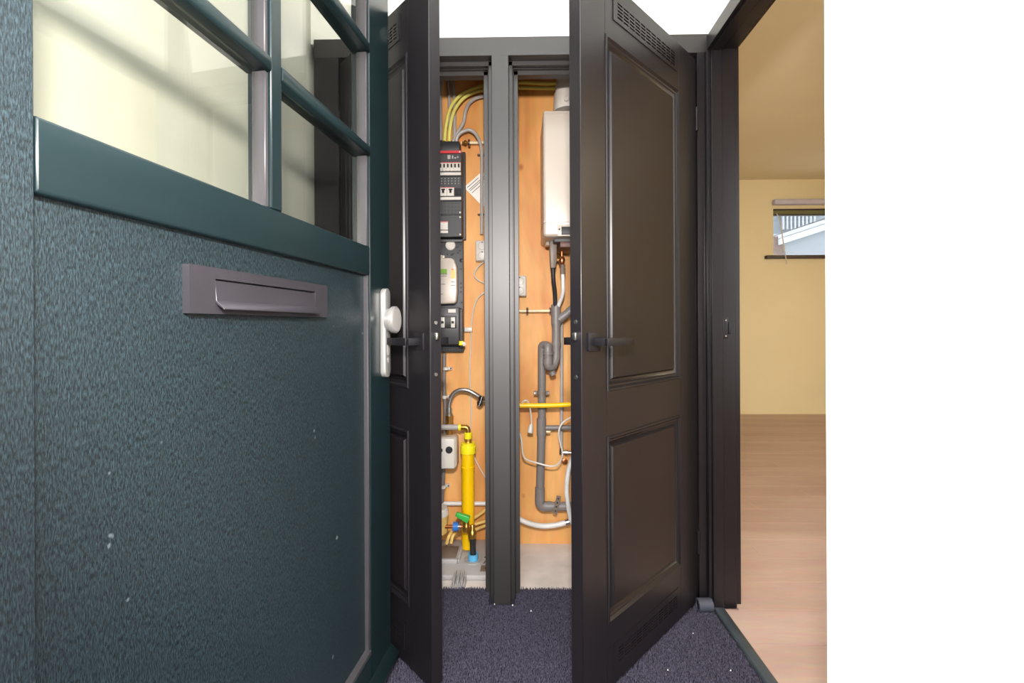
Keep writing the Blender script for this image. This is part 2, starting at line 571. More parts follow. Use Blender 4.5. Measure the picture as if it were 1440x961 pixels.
lean = rng.normal(0, 0.0025, (n_, 2))
V = np.zeros((n_, 6, 3), np.float32)
for k in range(3):
    a_ = ang + 2 * pi * k / 3
    V[:, k] = np.stack([px_ + rad * np.cos(a_), py_ + rad * np.sin(a_), np.full(n_, -0.006)], 1)
    V[:, 3 + k] = np.stack([px_ + lean[:, 0] + rad * .45 * np.cos(a_), py_ + lean[:, 1] + rad * .45 * np.sin(a_), hgt - 0.004], 1)
base = (np.arange(n_) * 6)[:, None, None]
F = (np.array([[0, 1, 4, 3], [1, 2, 5, 4], [2, 0, 3, 5], [3, 4, 5, 5]])[None, :3] + base).reshape(-1, 4)
T = (np.array([[3, 4, 5]])[None] + base).reshape(-1, 3)
me = bpy.data.meshes.new('pile')
me.vertices.add(n_ * 6)
me.vertices.foreach_set('co', V.ravel())
loops = np.concatenate([F.ravel(), T.ravel()]).astype(np.int32)
starts = np.concatenate([np.arange(len(F)) * 4, len(F) * 4 + np.arange(len(T)) * 3]).astype(np.int32)
tots = np.concatenate([np.full(len(F), 4), np.full(len(T), 3)]).astype(np.int32)
me.loops.add(loops.size)
me.loops.foreach_set('vertex_index', loops)
me.polygons.add(starts.size)
me.polygons.foreach_set('loop_start', starts)
me.polygons.foreach_set('loop_total', tots)
me.update(calc_edges=True)
me.materials.append(M['carpet'])
po = bpy.data.objects.new('pile', me)
COL.objects.link(po)
po.parent = cp
po['kind'] = 'stuff'
# a few white crumbs lying on the carpet
for i, (x, y, where) in enumerate([(0.603, 1.60, 'on the carpet nearest the rubber door stop'), (0.655, 1.43, 'on the carpet beside the dark threshold strip'),
                                   (-0.03, 1.755, 'at the right foot of the mullion'), (-0.10, 1.76, 'at the left foot of the mullion'),
                                   (0.04, 1.72, 'on the carpet before the right closet opening'), (0.46, 1.43, 'on the carpet below the right closet door vent')]):
    s = 0.0018 + 0.0016 * ((i * 37) % 5) / 5
    single('paper_crumb', MB().add([(x - s, y, .007), (x + s * .6, y - s, .007), (x + s, y + s * .7, .008), (x, y + s, .007), (x, y, .012)],
           [(0, 1, 4), (1, 2, 4), (2, 3, 4), (3, 0, 4), (3, 2, 1, 0)]), M['paper'], 'tiny white paper crumb ' + where, 'crumb', (x, y, .007), 'white crumbs on the carpet')

# living room shell
rf = struct('floor_room', MB().box(0.777, 5.2, 0.42, 5.6, -0.16, -0.008), M['plank'], 'pale oak plank floor of the living room', 'floor')
row = 0
y = 0.79
while y < 5.51:
    x = 0.777
    off = [0.62, 1.05, 0.35, 0.85, 1.2][row % 5]
    y1 = min(y + 0.189, 5.51)
    while x < 4.4:
        x1 = x + (off if x < 0.78 else 1.29)
        lo = 0.83 if y > 1.60 else 0.777
        if y <= 1.60 or x1 > lo:
            MB().box(max(x, lo) + 0.0003, x1 - 0.0003, y + 0.0003, y1 - 0.0003, -0.008, 0.004 + 0.0003 * random.random()).build('plank', M['plank'], rf, bev=0.0004, seg=1, smooth=False)
        x = x1
    y += 0.19
    row += 1
wx0, wx1, wz0, wz1 = 3.055, 4.55, 1.912, 2.468
struct('wall_room_back', MB().box(0.83, wx0, 5.51, 5.78, 0, RC).box(wx1, 5.2, 5.51, 5.78, 0, RC).box(wx0, wx1, 5.51, 5.78, 0, wz0).box(wx0, wx1, 5.51, 5.78, wz1, RC),
       M['cream'], 'cream far wall of the living room with a high window', 'wall')
struct('wall_room_side', MB().box(0.73, 0.83, 2.46, 5.6, 0, RC).box(0.73, 0.83, 0.42, 0.75, 0, RC), M['cream'], 'cream side wall of the living room', 'wall')
struct('wall_room_right', MB().box(5.2, 5.3, 0.42, 5.6, 0, RC), M['cream'], 'cream right wall of the living room', 'wall')
struct('wall_room_front', MB().box(0.735, 1.6, 0.22, 0.42, 0, RC).box(1.6, 3.2, 0.22, 0.42, 2.35, RC).box(1.6, 3.2, 0.22, 0.42, 0, 0.75).box(3.2, 5.3, 0.22, 0.42, 0, RC), M['cream'],
       'cream front wall of the living room with an added unseen opening for daylight', 'wall')  # opening added out of view and sized to let sky light in
struct('ceiling_room', MB().box(0.73, 5.3, 0.42, 5.6, RC, RC + 0.1), M['creamceil'], 'cream ceiling of the living room', 'ceiling')
struct('baseboard_back', MB().box(0.83, 5.2, 5.503, 5.51, 0, 0.02), M['cream'], 'low cream skirting along the far wall', 'baseboard')

win = thing('window_1', 'high window in the far living room wall with the neighbouring roof behind it', 'window', (wx0, 5.64, wz0), kind='structure')
MB().box(wx0, wx0 + .012, 5.63, 5.70, wz0, wz1).box(wx0, wx1, 5.63, 5.70, wz0, wz0 + .01).box(wx0, wx1, 5.63, 5.70, wz1 - .03, wz1).build('window_frame', M['hwhite'], win)
MB().box(wx0 + .012, wx1, 5.662, 5.668, wz0 + .01, wz1 - .03).build('pane', M['glass_dimming'], win)
MB().box(2.949, wx1 + .08, 5.45, 5.66, 1.866, 1.903).build('window_sill', M['sill'], win, bev=0.004)
bl = thing('venetian_blind', 'raised olive slatted blind across the top of the high living room window', 'blind', (wx0, 5.5, wz1))
MB().box(wx0 + .01, wx1, 5.515, 5.555, wz1 - .016, wz1).build('head_rail', M['sill'], bl, bev=0.002)
for k in range(4):
    MB().box(wx0 + .01, wx1, 5.512, 5.557, wz1 - .028 - .011 * k, wz1 - .022 - .011 * k).build('slat', M['slat'], bl, bev=0.001)
MB().box(wx0 + .01, wx1, 5.512, 5.557, wz1 - .080, wz1 - .066).build('bottom_rail', M['sill'], bl, bev=0.002)
MB().tube([(3.089, 5.500, 2.413), (3.125, 5.490, 2.308), (3.141, 5.460, 2.081), (3.153, 5.440, 1.918), (3.168, 5.430, 1.790)], 0.006, 8).build('wand', M['whitep'], bl)
single('blind_cassette', MB().box(3.038, wx1 + .05, 5.44, 5.51, 2.505, 2.569), M['lilac'], 'slim lilac grey box above the high living room window', 'cassette', (wx0, 5.47, 2.56), bev=0.012, seg=3)

# neighbouring house seen through the high window
HY = 9.4
nh = thing('neighbouring_house', 'pale grey gabled house with white roof edge outside the high window', 'house', (6.2, HY, 0))
g0, g1 = (5.103, 9.400, 2.639), (6.833, 9.400, 3.193)
def gl(x, dz):
    t = (x - g0[0]) / (g1[0] - g0[0])
    return g0[2] + t * (g1[2] - g0[2]) + dz
xa, xb = 5.399, 9.0
MB().prism([(xa, 0), (xb, 0), (xb, gl(xb, 0)), (xa, gl(xa, 0))], XZ, HY, HY + 2).build('wall', M['hwall'], nh)
MB().prism([(xa - .12, gl(xa - .12, -.01)), (xb, gl(xb, -.01)), (xb, gl(xb, .11)), (xa - .12, gl(xa - .12, .11))], XZ, HY - .12, HY).build('fascia', M['hwhite'], nh)
MB().prism([(xa - .12, gl(xa - .12, .12)), (xb, gl(xb, .12)), (xb, gl(xb, .23)), (xa - .12, gl(xa - .12, .20))], XZ, HY - .06, HY + 2).build('roof_edge', M['hwhite'], nh)
MB().prism([(xa, gl(xa, .20)), (xb, gl(xb, .23)), (xb, gl(xb, .30)), (xa, gl(xa, .22))], XZ, HY, HY + 1.8).build('gutter', M['hroof'], nh)
MB().box(xa - 0.2, xa, HY - .05, HY + .1, 0, 2.867).build('downpipe', M['brick'], nh)
n2 = thing('far_terrace_house', 'pale far house with balcony railing behind the gabled roof', 'house', (6.5, 13, 0))
MB().box(6.648, 7.487, 13, 14, 0, 3.406).build('wall', M['brick'], n2)
MB().box(6.648, 10.428, 13.2, 14, 3.406, 4.889).build('upper_wall', M['hwall'], n2)
MB().box(6.597, 7.320, 12.8, 13, 3.469, 3.590).build('balcony_slab', M['hwhite'], n2)
for k in range(9):
    xx = 7.507 + k * 0.11
    MB().box(xx, xx + .045, 13.05, 13.1, 3.772, 4.218).build('baluster', M['hwhite'], n2)
MB().box(7.447, 8.642, 13.03, 13.12, 4.218, 4.279).build('handrail', M['hwhite'], n2)

# ------------------------------------------------------------------ closet doors (leaf frame: x from hinge to free edge, +y outward face, z up)
DZ0, DZ1, TH = 0.02, 2.115, 0.040


def closet_door(name, label, loc, rotz, w, mirror):
    """mirror=-1: leaf runs along local -x"""
    s = mirror
    d = thing(name, label, 'door', loc, rotz, kind='structure')
    X = lambda u: s * u
    pu0, pu1 = 0.14, w - 0.119
    lo, up = (0.208, 0.76), (0.892, 1.944)
    gb = (0.158, w - 0.150, 0.060, 0.138)      # bottom grille: u0, u1, z0, z1
    gt = (0.158, w - 0.160, 2.003, 2.088)

    def bx(m, u0, u1, z0, z1, y0=-TH, y1=0.0):
        return m.box(X(u0), X(u1), y0, y1, z0, z1)
    L = dict(local=True)
    bx(MB(), 0, pu0, DZ0, DZ1).build('hinge_stile', M['charcoal'], d, bev=0.0015, seg=1, **L)
    bx(MB(), pu1, w, DZ0, DZ1).build('lock_stile', M['charcoal'], d, bev=0.0015, seg=1, **L)
    for nm, g, z0, z1 in (('bottom_rail', gb, DZ0, lo[0]), ('top_rail', gt, up[1], DZ1)):
        m = MB()
        a, b = g[0] + .008, g[1] - .008
        bx(m, pu0, pu1, z0, g[2] + .006)
        bx(m, pu0, pu1, g[3] - .006, z1)
        bx(m, pu0, a, g[2] + .006, g[3] - .006)
        bx(m, b, pu1, g[2] + .006, g[3] - .006)
        m.build(nm, M['charcoal'], d, **L)
        # louvre plate: bars around real slots
        p = MB()
        zs0, zs1 = g[2] + .014, g[3] - .018
        nr, nc = 5, 11
        us0, us1 = g[0] + .018, g[1] - .016
        ph, pw = (zs1 - zs0) / nr, (us1 - us0) / nc
        bx(p, g[0], g[1], g[2], zs0, -.0035, .0025)
        bx(p, g[0], g[1], zs1, g[3], -.0035, .0025)
        bx(p, g[0], us0, zs0, zs1, -.0035, .0025)
        bx(p, us1, g[1], zs0, zs1, -.0035, .0025)
        for r in range(nr):
            bx(p, us0, us1, zs0 + ph * r + ph * .52, zs0 + ph * (r + 1), -.0035, .0025)
        for c in range(nc):
            bx(p, us0 + pw * (c + .80), us0 + pw * (c + 1), zs0, zs1, -.003, .0023)
        p.build('vent_grille', M['charcoal'], d, **L)
    bx(MB(), pu0, pu1, lo[1], up[0]).build('lock_rail', M['charcoal'], d, **L)
    for z0, z1 in (lo, up):
        prof = [(0, -.001), (0.0, .002), (.002, .004), (.007, .004), (.013, -.003), (.018, -.004), (.022, -.009), (.0320, -.0125), (.0325, -.010), (.0385, -.0035), (.041, -.003)]
        for sg, yy in ((1, 0.0), (-1, -TH)):
            MB().ring_frame(min(X(pu0), X(pu1)), max(X(pu0), X(pu1)), z0, z1, prof, yy, sg).build('panel_moulding', M['charcoal'], d, **L)
        bx(MB(), pu0 + .0395, pu1 - .0395, z0 + .0395, z1 - .0395, -TH + .003, -.003).build('panel', M['charcoal_field'], d, **L)
    # lever handles on both faces
    hu, hz = w - 0.052, 1.041
    for sg, yy in ((1, 0.0), (-1, -TH)):
        h = bpy.data.objects.new('door_handle', None)
        COL.objects.link(h)
        h.parent = d
        h.location = (X(hu), yy, hz)
        MB().box(-.026, .026, 0, sg * .008, -.026, .026).build('rose', M['black'], h, bev=0.0015, local=True)
        MB().box(-.010, .010, sg * .008, sg * .056, -.011, .011).build('neck', M['black'], h, bev=0.0012, local=True)
        MB().box(s * .010, -s * .125, sg * .045, sg * .058, -.011, .011).build('lever', M['black'], h, bev=0.0015, local=True)
    # lock forend let into the free edge
    lk = bpy.data.objects.new('lock_plate', None)
    COL.objects.link(lk)
    lk.parent = d
    lk.location = (X(w), -TH / 2, 1.02)
    m = MB()
    pts = []
    for k in range(13):
        a = pi * k / 12
        pts.append((.0105 * cos(a), .078 + .0105 * sin(a)))
    for k in range(13):
        a = pi + pi * k / 12
        pts.append((.0105 * cos(a), -.078 + .0105 * sin(a)))
    m.prism(pts, lambda a, b, t: (s * t, a, b), -0.001, 0.0012)
    m.build('forend', M['black'], lk, local=True)
    MB().box(s * .001, s * .011, -.006, .007, .026, .048).build('latch', M['chrome'], lk, bev=0.002, local=True)
    for zz in (.077, -.077):
        MB().lathe((s * .0012, 0, zz), (s, 0, 0), [(0, .0062), (.0014, .0055)], 14).build('screw', M['chrome'], lk, local=True)
    # hinges
    for zz in (0.25, 1.88):
        MB().lathe((0, .004, zz - .045), (0, 0, 1), [(0, .0065), (.09, .0065)], 12).build('hinge', M['charcoal'], d, local=True)
    return d


closet_door('door_2', 'dark charcoal panelled closet door standing open left of the mullion, half hidden by the green door', (-0.695, 1.768, 0), radians(135), 0.612, -1)
closet_door('door_3', 'dark charcoal panelled closet door standing open right of the mullion', (0.685, 1.768, 0), radians(-135), 0.726, 1)

# ------------------------------------------------------------------ front door (green, open inwards on the left)
fd = thing('door_1', 'dark green front door with glazed top, letterbox and silver lock', 'door', (-0.535, 0.356, 0), radians(-96), kind='structure')
FW, FT = 1.115, 0.056            # width, thickness; u measured from the hinge edge
FX = lambda u: -u


def fb(m, u0, u1, z0, z1, y0, y1):
    return m.box(FX(u0), FX(u1), y0, y1, z0, z1)


HS, LS = 0.128, 0.970            # inner edges of hinge stile and lock stile
L_ = dict(local=True)
fb(MB(), 0, HS, .025, 2.30, -FT, 0).build('hinge_stile', M['grain'], fd, bev=.002, seg=1, **L_)
fb(MB(), LS, FW, .025, 2.30, -FT, 0).build('lock_stile', M['green'], fd, bev=.002, seg=1, **L_)
fb(MB(), HS, LS, .025, .13, -FT, -.001).build('bottom_rail', M['green'], fd, **L_)
fb(MB(), HS, LS, 2.19, 2.30, -FT, -.001).build('top_rail', M['green'], fd, **L_)
fb(MB(), HS, LS, .13, 1.245, -FT + .012, -.016).build('lower_panel', M['grain'], fd, **L_)
m = MB()
m.prism([(-FT, 1.236), (-.003, 1.236), (-.0005, 1.239), (-.0005, 1.317), (-.003, 1.320), (-FT, 1.320)], lambda a, b, t: (t, a, b), FX(HS + .002), FX(LS - .001))
m.build('mid_rail', M['green'], fd, bev=.0015, seg=1, **L_)
# glazing and panel beads on the inner edges of the stiles
fb(MB(), LS - .010, LS, .145, 1.236, -.030, -.003).build('panel_bead', M['bead'], fd, bev=.002, seg=1, **L_)
fb(MB(), HS, HS + .010, .145, 1.236, -.030, -.013).build('panel_bead', M['bead'], fd, bev=.002, seg=1, **L_)
MB().prism([(-.03, .13), (-.002, .13), (-.002, .140), (-.016, .148), (-.03, .148)], lambda a, b, t: (t, a, b), FX(HS), FX(LS)).build('panel_bead', M['bead'], fd, **L_)
mu0, mu1 = 0.524, 0.556           # vertical glazing bar
bars = [(1.583, 1.613), (1.884, 1.914)]
for a, b in ((1.320, bars[0][0]), (bars[0][1], bars[1][0]), (bars[1][1], 2.19)):
    fb(MB(), LS - .012, LS, a, b, -.034, -.004).build('glazing_bead', M['bead'], fd, bev=.002, seg=1, **L_)
    fb(MB(), HS, HS + .008, a, b, -.040, -.022).build('glazing_bead', M['bead'], fd, bev=.002, seg=1, **L_)
    fb(MB(), mu0 - .010, mu0, a, b, -.034, -.005).build('glazing_bead', M['bead'], fd, bev=.002, seg=1, **L_)
    fb(MB(), mu1, mu1 + .010, a, b, -.034, -.005).build('glazing_bead', M['bead'], fd, bev=.002, seg=1, **L_)
    for u0, u1 in ((HS, mu0), (mu1, LS)):
        fb(MB(), u0 + .006, u1 - .006, a, b, -.026, -.020).build('pane', M['glass'], fd, **L_)
fb(MB(), mu0, mu1, 1.320, 2.19, -.050, .001).build('glazing_bar', M['green'], fd, bev=.002, seg=1, **L_)
for a, b in bars:
    for u0, u1 in ((HS, mu0 - .001), (mu1 + .001, LS)):
        m = MB()
        m.prism([(-.05, a), (.000, a + .001), (.003, a + .004), (.003, b - .004), (.000, b), (-.05, b)], lambda p, q, t: (t, p, q), FX(u0), FX(u1))
        m.build('glazing_bar', M['green'], fd, bev=.001, seg=1, **L_)
# weather bar along the foot
MB().prism([(0, .026), (.026, .026), (.030, .030), (.030, .042), (.004, .066), (0, .066)], lambda a, b, t: (t, a, b), FX(.02), FX(FW - .004)).build('weather_bar', M['green'], fd, bev=.001, seg=1, **L_)
# letterbox
lb = bpy.data.objects.new('letterbox', None)
COL.objects.link(lb)
lb.parent = fd
lu0, lu1 = 0.334, 0.738
lb.location = (FX((lu0 + lu1) / 2), -.016, 1.148)
lb['label'] = 'anthracite metal letterbox plate with a hinged flap'
hw = (lu1 - lu0) / 2
m = MB()
pl = [(-hw, -.038), (hw, -.038), (hw, .038), (-hw, .038)]
fu0, fu1, fz0, fz1 = -hw + .052, hw - .052, -.022, .020
m.box(-hw, hw, 0, .012, fz1, .038).box(-hw, hw, 0, .012, -.038, fz0).box(-hw, fu0, 0, .012, fz0, fz1).box(fu1, hw, 0, .012, fz0, fz1).box(fu0, fu1, 0, .002, fz0, fz1)
m.build('plate', M['letter'], lb, local=True, smooth=False)
m = MB()
m.prism([(.003, fz1 - .003), (.010, fz1 - .003), (.0125, fz0 + .006), (.026, fz0 - .006), (.026, fz0 - .009), (.011, fz0 + .001), (.003, fz0 + .002)], lambda a, b, t: (t, a, b), fu0 + .0015, fu1 - .0015)
m.build('flap', M['letter'], lb, local=True, bev=.0006, seg=1)
# silver smart lock: long rounded plate and turning knob
sl = bpy.data.objects.new('smart_lock', None)
COL.objects.link(sl)
sl.parent = fd
sl.location = (FX(1.060), 0, 1.067)
sl['label'] = 'silver lock with long rounded plate and round knob'
pts = []
for k in range(17):
    a = pi * k / 16
    pts.append((.021 * cos(a), .117 + .021 * sin(a)))
for k in range(17):
    a = pi + pi * k / 16
    pts.append((.021 * cos(a), -.117 + .021 * sin(a)))
MB().prism(pts, lambda a, b, t: (a, t, b), 0, .017).build('lock_plate', M['alu'], sl, bev=.002, local=True)
kn = MB().lathe((0, .017, .040), (0, 1, 0), [(0, .035), (.015, .036), (.016, .042), (.026, .042), (.029, .039)], 36).build('knob', M['alu'], sl, local=True)
MB().lathe((0, .0458, .040), (0, 1, 0), [(0, .036), (.0006, .0355)], 36).build('knob_face', M['greyp2'], kn, local=True)
MB().prism([(.009 * cos(2 * pi * k / 24), -.052 + .019 * sin(2 * pi * k / 24)) for k in range(24)], lambda a, b, t: (a, t, b), .0165, .0178).build('cylinder_cover', M['greyp2'], sl, local=True)
MB().prism([(.006 * cos(2 * pi * k / 16), -.085 + .009 * sin(2 * pi * k / 16)) for k in range(16)], lambda a, b, t: (a, t, b), .0165, .0178).build('screw_cap', M['greyp2'], sl, local=True)

# grey rubber roll in the corner by the doorway
rr = thing('rubber_door_stop', 'small rolled grey rubber stop in the carpet corner by the doorway', 'door stop', (0.70, 1.745, 0.026))
m = MB()
P0 = Vector((0.672, 1.738, 0.024))
nseg = 28
vs_, fs_ = [], []
prof = [(.054, .016), (0, .016), (0, .0225), (.0015, .024), (.0525, .024), (.054, .0225)]
for k in range(nseg):
    w = 2 * pi * k / nseg
    for t, r in prof:
        vs_.append((P0.x + t, P0.y + r * cos(w), P0.z + r * sin(w)))
np_ = len(prof)
for k in range(nseg):
    k2 = (k + 1) % nseg
    for j in range(np_):
        j2 = (j + 1) % np_
        fs_.append((k * np_ + j, k2 * np_ + j, k2 * np_ + j2, k * np_ + j2))
m.add(vs_, fs_)
m.build('roll', M['rubber'], rr)
MB().cyl((0.674, 1.738, 0.024), (0.724, 1.738, 0.024), .0157, 20).build('core', M['black'], rr)

# ------------------------------------------------------------------ closet, left half: meters
YB = 2.29


def clip(parent, c, w=.030, h=.012, d=.02, m='whitep', name='clip'):
    return MB().box(c[0] - w / 2, c[0] + w / 2, c[1] - d / 2, c[1] + d / 2, c[2] - h / 2, c[2] + h / 2).build(name, M[m], parent, bev=.003)


# fuse box
fx1, Yf = -0.274, 2.19
fx0 = fx1 - 0.30
fu = thing('fuse_box', 'tall black fuse box with red stripe and rows of white breakers', 'fuse box', (fx1 - .15, YB, 1.518))
MB().box(fx0, fx1, 2.20, YB, 1.520, 1.929).build('enclosure', M['blackp'], fu, bev=.004)
MB().box(fx0, fx1 - .012, 2.215, YB, 1.929, 1.987).build('cable_cover', M['blackp'], fu, bev=.003)
MB().box(fx0 + .002, fx1 + .010, 2.26, YB, 1.515, 1.953).build('back_plate', M['darkgrey'], fu, bev=.003)
MB().box(fx0, fx1 - .001, Yf, 2.21, 1.920, 1.932).build('red_stripe', M['red'], fu)


zf = lambda py: 1.09 + (456.7 - py) * 2.19 / 640.0
for a, b in ((246.5, 214.6), (281.5, 247.0), (301, 282), (332, 302)):
    MB().box(fx0, fx1 - .001, Yf + .001, 2.21, zf(a), zf(b)).build('cover_plate', M['darkgrey'], fu, bev=.0015, seg=1)
for a, b in ((245.3, 241.5), (280, 276.2)):
    MB().box(fx0 + .01, fx1 - .003, Yf - .001, 2.20, zf(a), zf(b)).build('label_strip', M['whitep'], fu)
for j in range(14):
    x1 = fx1 - .004 - .0175 * j
    if j > 8:
        break
    bk = MB().box(x1 - .0168, x1, Yf - .006, 2.21, zf(239.8), zf(227.5)).build('breaker', M['whitep'], fu, bev=.001, seg=1)
    MB().box(x1 - .012, x1 - .005, Yf - .013, Yf - .005, zf(235.2), zf(230.3)).build('toggle', M['black'], bk, bev=.001, seg=1)
    MB().box(x1 - .016, x1 - .001, Yf - .0066, Yf - .005, zf(228.7), zf(227.7)).build('red_mark', M['red'], bk)
for j in range(3):
    x1 = -0.310 - .035 * j
    bk = MB().box(x1 - .034, x1, Yf - .008, 2.21, zf(275), zf(262.8)).build('breaker', M['whitep'], fu, bev=.001, seg=1)
    MB().box(x1 - .021, x1 - .012, Yf - .016, Yf - .007, zf(271), zf(265.5)).build('toggle', M['black'], bk, bev=.001, seg=1)
    MB().box(x1 - .026, x1 - .007, Yf - .010, Yf - .007, zf(267), zf(265.2)).build('toggle_bar', M['black'], bk)
    MB().box(x1 - .033, x1 - .001, Yf - .0086, Yf - .007, zf(263.8), zf(263)).build('red_mark', M['red'], bk)
for j in range(2):
    x1 = fx1 - .003 - .0175 * j
    MB().box(x1 - .016, x1, Yf - .004, 2.21, zf(274), zf(264)).build('blank_module', M['black'], fu, bev=.001, seg=1)
bk = MB().box(-0.341 - .06, -0.341, Yf - .006, 2.21, zf(322.5), zf(310.5)).build('breaker', M['whitep'], fu, bev=.001, seg=1)
MB().box(-0.341 - .059, -0.341 - .001, Yf - .0068, Yf - .005, zf(312), zf(310.8)).build('red_mark', M['red'], bk)
MB().box(-0.341 - .06, -0.341, Yf - .002, 2.21, zf(327), zf(323.5)).build('label_strip', M['whitep'], fu)
# printed marks, dot rows and screws
m = MB()
for (a, b, c, d_) in ((630, 634, 217, 222.5), (636, 638, 217.5, 222), (639.5, 642, 220, 222), (643.5, 645.2, 218.5, 221)):
    x0_, x1_ = (a - 729.7) * 2.19 / 640, (b - 729.7) * 2.19 / 640
    m.box(x0_, x1_, Yf - .0002, Yf + .002, zf(d_), zf(c))
m.build('printed_mark', M['lightgrey'], fu)['kind'] = 'stuff'
m = MB()
for r_, py in enumerate((250, 253.5, 257)):
    for c_ in range(8):
        x_ = fx1 - .014 - .0165 * c_
        m.box(x_ - .0022, x_ + .0022, Yf - .0002, Yf + .002, zf(py + .5), zf(py - .5))
m.build('dot_marks', M['lightgrey'], fu)['kind'] = 'stuff'
m = MB()
for r_, py in enumerate((285, 290, 295, 299)):
    for c_ in range(8):
        x_ = fx1 - .014 - .0165 * c_
        m.box(x_ - .0022, x_ + .0022, Yf - .0002, Yf + .002, zf(py + .5), zf(py - .5))
m.build('punched_holes', M['black'], fu)['kind'] = 'stuff'
for py in (212.5, 298, 304.5, 329):
    MB().lathe((fx1 - .008, Yf + .001, zf(py)), (0, -1, 0), [(0, .0045), (.002, .004)], 12).build('screw', M['whitep'], fu)
MB().lathe((-0.276, 2.240, 1.989), (1, -.2, 0), [(0, .006), (.012, .006), (.012, .011), (.020, .011), (.020, .005), (.03, .005)], 12).build('earth_terminal', M['brass'], fu)

# meter board with electricity meter and main switch box
mb_ = thing('meter_board', 'black perforated meter mounting board below the fuse box', 'board', (-0.389, YB, 0.956))
bx1 = -0.276
MB().box(bx1 - .30, bx1, 2.25, YB, 0.956, 1.517).build('board', M['darkgrey'], mb_, bev=.003)
MB().box(bx1 - .30, bx1, 2.235, 2.252, 1.500, 1.515).build('top_lip', M['blackp'], mb_, bev=.002)
m = MB()
for py in (486.5, 490, 493.3):
    for c_ in range(9):
        x_ = bx1 - .008 - .0135 * c_
        m.box(x_ - .004, x_ + .004, 2.2488, 2.252, 2.697 * 0 + 1.09 + (456.7 - py - .9) * 2.25 / 640, 1.09 + (456.7 - py + .9) * 2.25 / 640)
for (a, b) in ((641, 339), (645, 341), (648, 343), (647, 352), (644, 355), (629, 357), (635, 358), (637, 356.5), (648, 378), (648, 398), (648, 404), (648, 410), (649, 425), (643, 347)):
    x_ = (a - 729.7) * 2.25 / 640
    z_ = 1.09 + (456.7 - b) * 2.25 / 640
    m.box(x_ - .005, x_ + .005, 2.2488, 2.252, z_ - .0035, z_ + .0035)
m.build('punched_holes', M['black'], mb_)['kind'] = 'stuff'
MB().lathe((-0.284, 2.252, 1.410), (0, -1, 0), [(0, .010), (.003, .010), (.004, .007)], 16).build('grommet', M['black'], mb_)
rs = MB().lathe((-0.338, 2.252, 1.485), (0, -1, 0), [(0, .0245), (.006, .0245), (.009, .021), (.009, .016), (.012, .015)], 28).build('round_cap', M['whitep'], mb_)
MB().lathe((-0.337, 2.241, 1.483), (0, -1, 0), [(0, .0125), (.0008, .012)], 20).build('cap_disc', M['lightgrey'], rs)

em = thing('electricity_meter', 'cream electricity meter with green display on the black board', 'meter', (-0.362, 2.25, 1.190))
ex1 = -0.298
zt, zb = 1.412, 1.194
poly = [(ex1 - .20, zb - .006), (ex1 - .012, zb), (ex1 - .004, zb + .012), (ex1, zb + .06), (ex1 - .002, zt - .04), (ex1 - .016, zt - .004), (ex1 - .03, zt + .001), (ex1 - .20, zt + .006)]
MB().prism(poly, XZ, 2.185, 2.25).build('case', M['boiler'], em, bev=.006, seg=3)
MB().box(ex1 - .085, ex1 - .062, 2.20, 2.245, zt, zt + .018).build('top_tab', M['boiler'], em, bev=.003)
MB().box(ex1 - .18, -0.346, 2.183, 2.187, 1.338, 1.360).build('display', M['lcd'], em)
MB().box(ex1 - .18, -0.345, 2.1835, 2.187, 1.334, 1.337).build('display_edge', M['darkgrey'], em)
MB().box(-0.327, -0.306, 2.1838, 2.1855, 1.314, 1.354).build('approval_sticker', M['tan'], em)
MB().lathe((-0.319, 2.186, 1.357), (0, -1, 0), [(0, .006), (.0012, .006)], 16).build('round_sticker', mat('orange_sticker', '#e08a5a', .6), em)
MB().lathe((-0.377, 2.186, 1.312), (0, -1, 0), [(0, .006), (.002, .005)], 14).build('button', M['lightgrey'], em)
m = MB()
for (a, b, w_) in ((623, 399, 3), (637, 401, 3.4), (637, 396, 2.6), (621, 413, 2), (622, 387.5, 6)):
    m.box((a - w_ - 729.7) * 2.185 / 640, (a + w_ - 729.7) * 2.185 / 640, 2.1844, 2.187, 1.09 + (456.7 - b - .5) * 2.185 / 640, 1.09 + (456.7 - b + .5) * 2.185 / 640)
m.build('printed_mark', M['ink'], em)['kind'] = 'stuff'

ms = thing('main_switch_box', 'black main switch box with two white switches under the meter', 'switch box', (-0.362, 2.25, 0.994))
sx1 = -0.287
MB().box(sx1 - .22, sx1, 2.17, 2.25, 0.997, 1.175).build('case', M['blackp'], ms, bev=.004)
MB().box(sx1 - .20, sx1 - .012, 2.167, 2.172, 1.075, 1.134).build('window_panel', M['black'], ms, bev=.001)
for xa_ in (636.5, 622):
    x_ = (xa_ - 729.7) * 2.165 / 640
    w_ = MB().box(x_ - .0095, x_ + .0095, 2.161, 2.17, 1.078, 1.127).build('switch', M['whitep'], ms, bev=.001)
    MB().box(x_ - .006, x_ + .006, 2.157, 2.162, 1.098, 1.109).build('toggle', M['black'], w_)
MB().box(-0.338, -0.302, 2.1675, 2.172, 1.149, 1.166).build('label_plate', M['whitep'], ms)
MB().box(sx1 - .002, sx1 + .012, 2.20, 2.25, 0.983, 1.169).build('side_cover', M['darkgrey'], ms, bev=.003)
MB().box(-0.290, -0.267, 2.175, 2.20, 0.992, 1.013).build('sealing_tag', M['lemon'], ms, bev=.003)
MB().lathe((-0.265, 2.180, 0.999), (0.2, -1, 0), [(0, .0095), (.008, .0095), (.010, .005)], 16).build('sealing_cap', M['whitep'], ms)

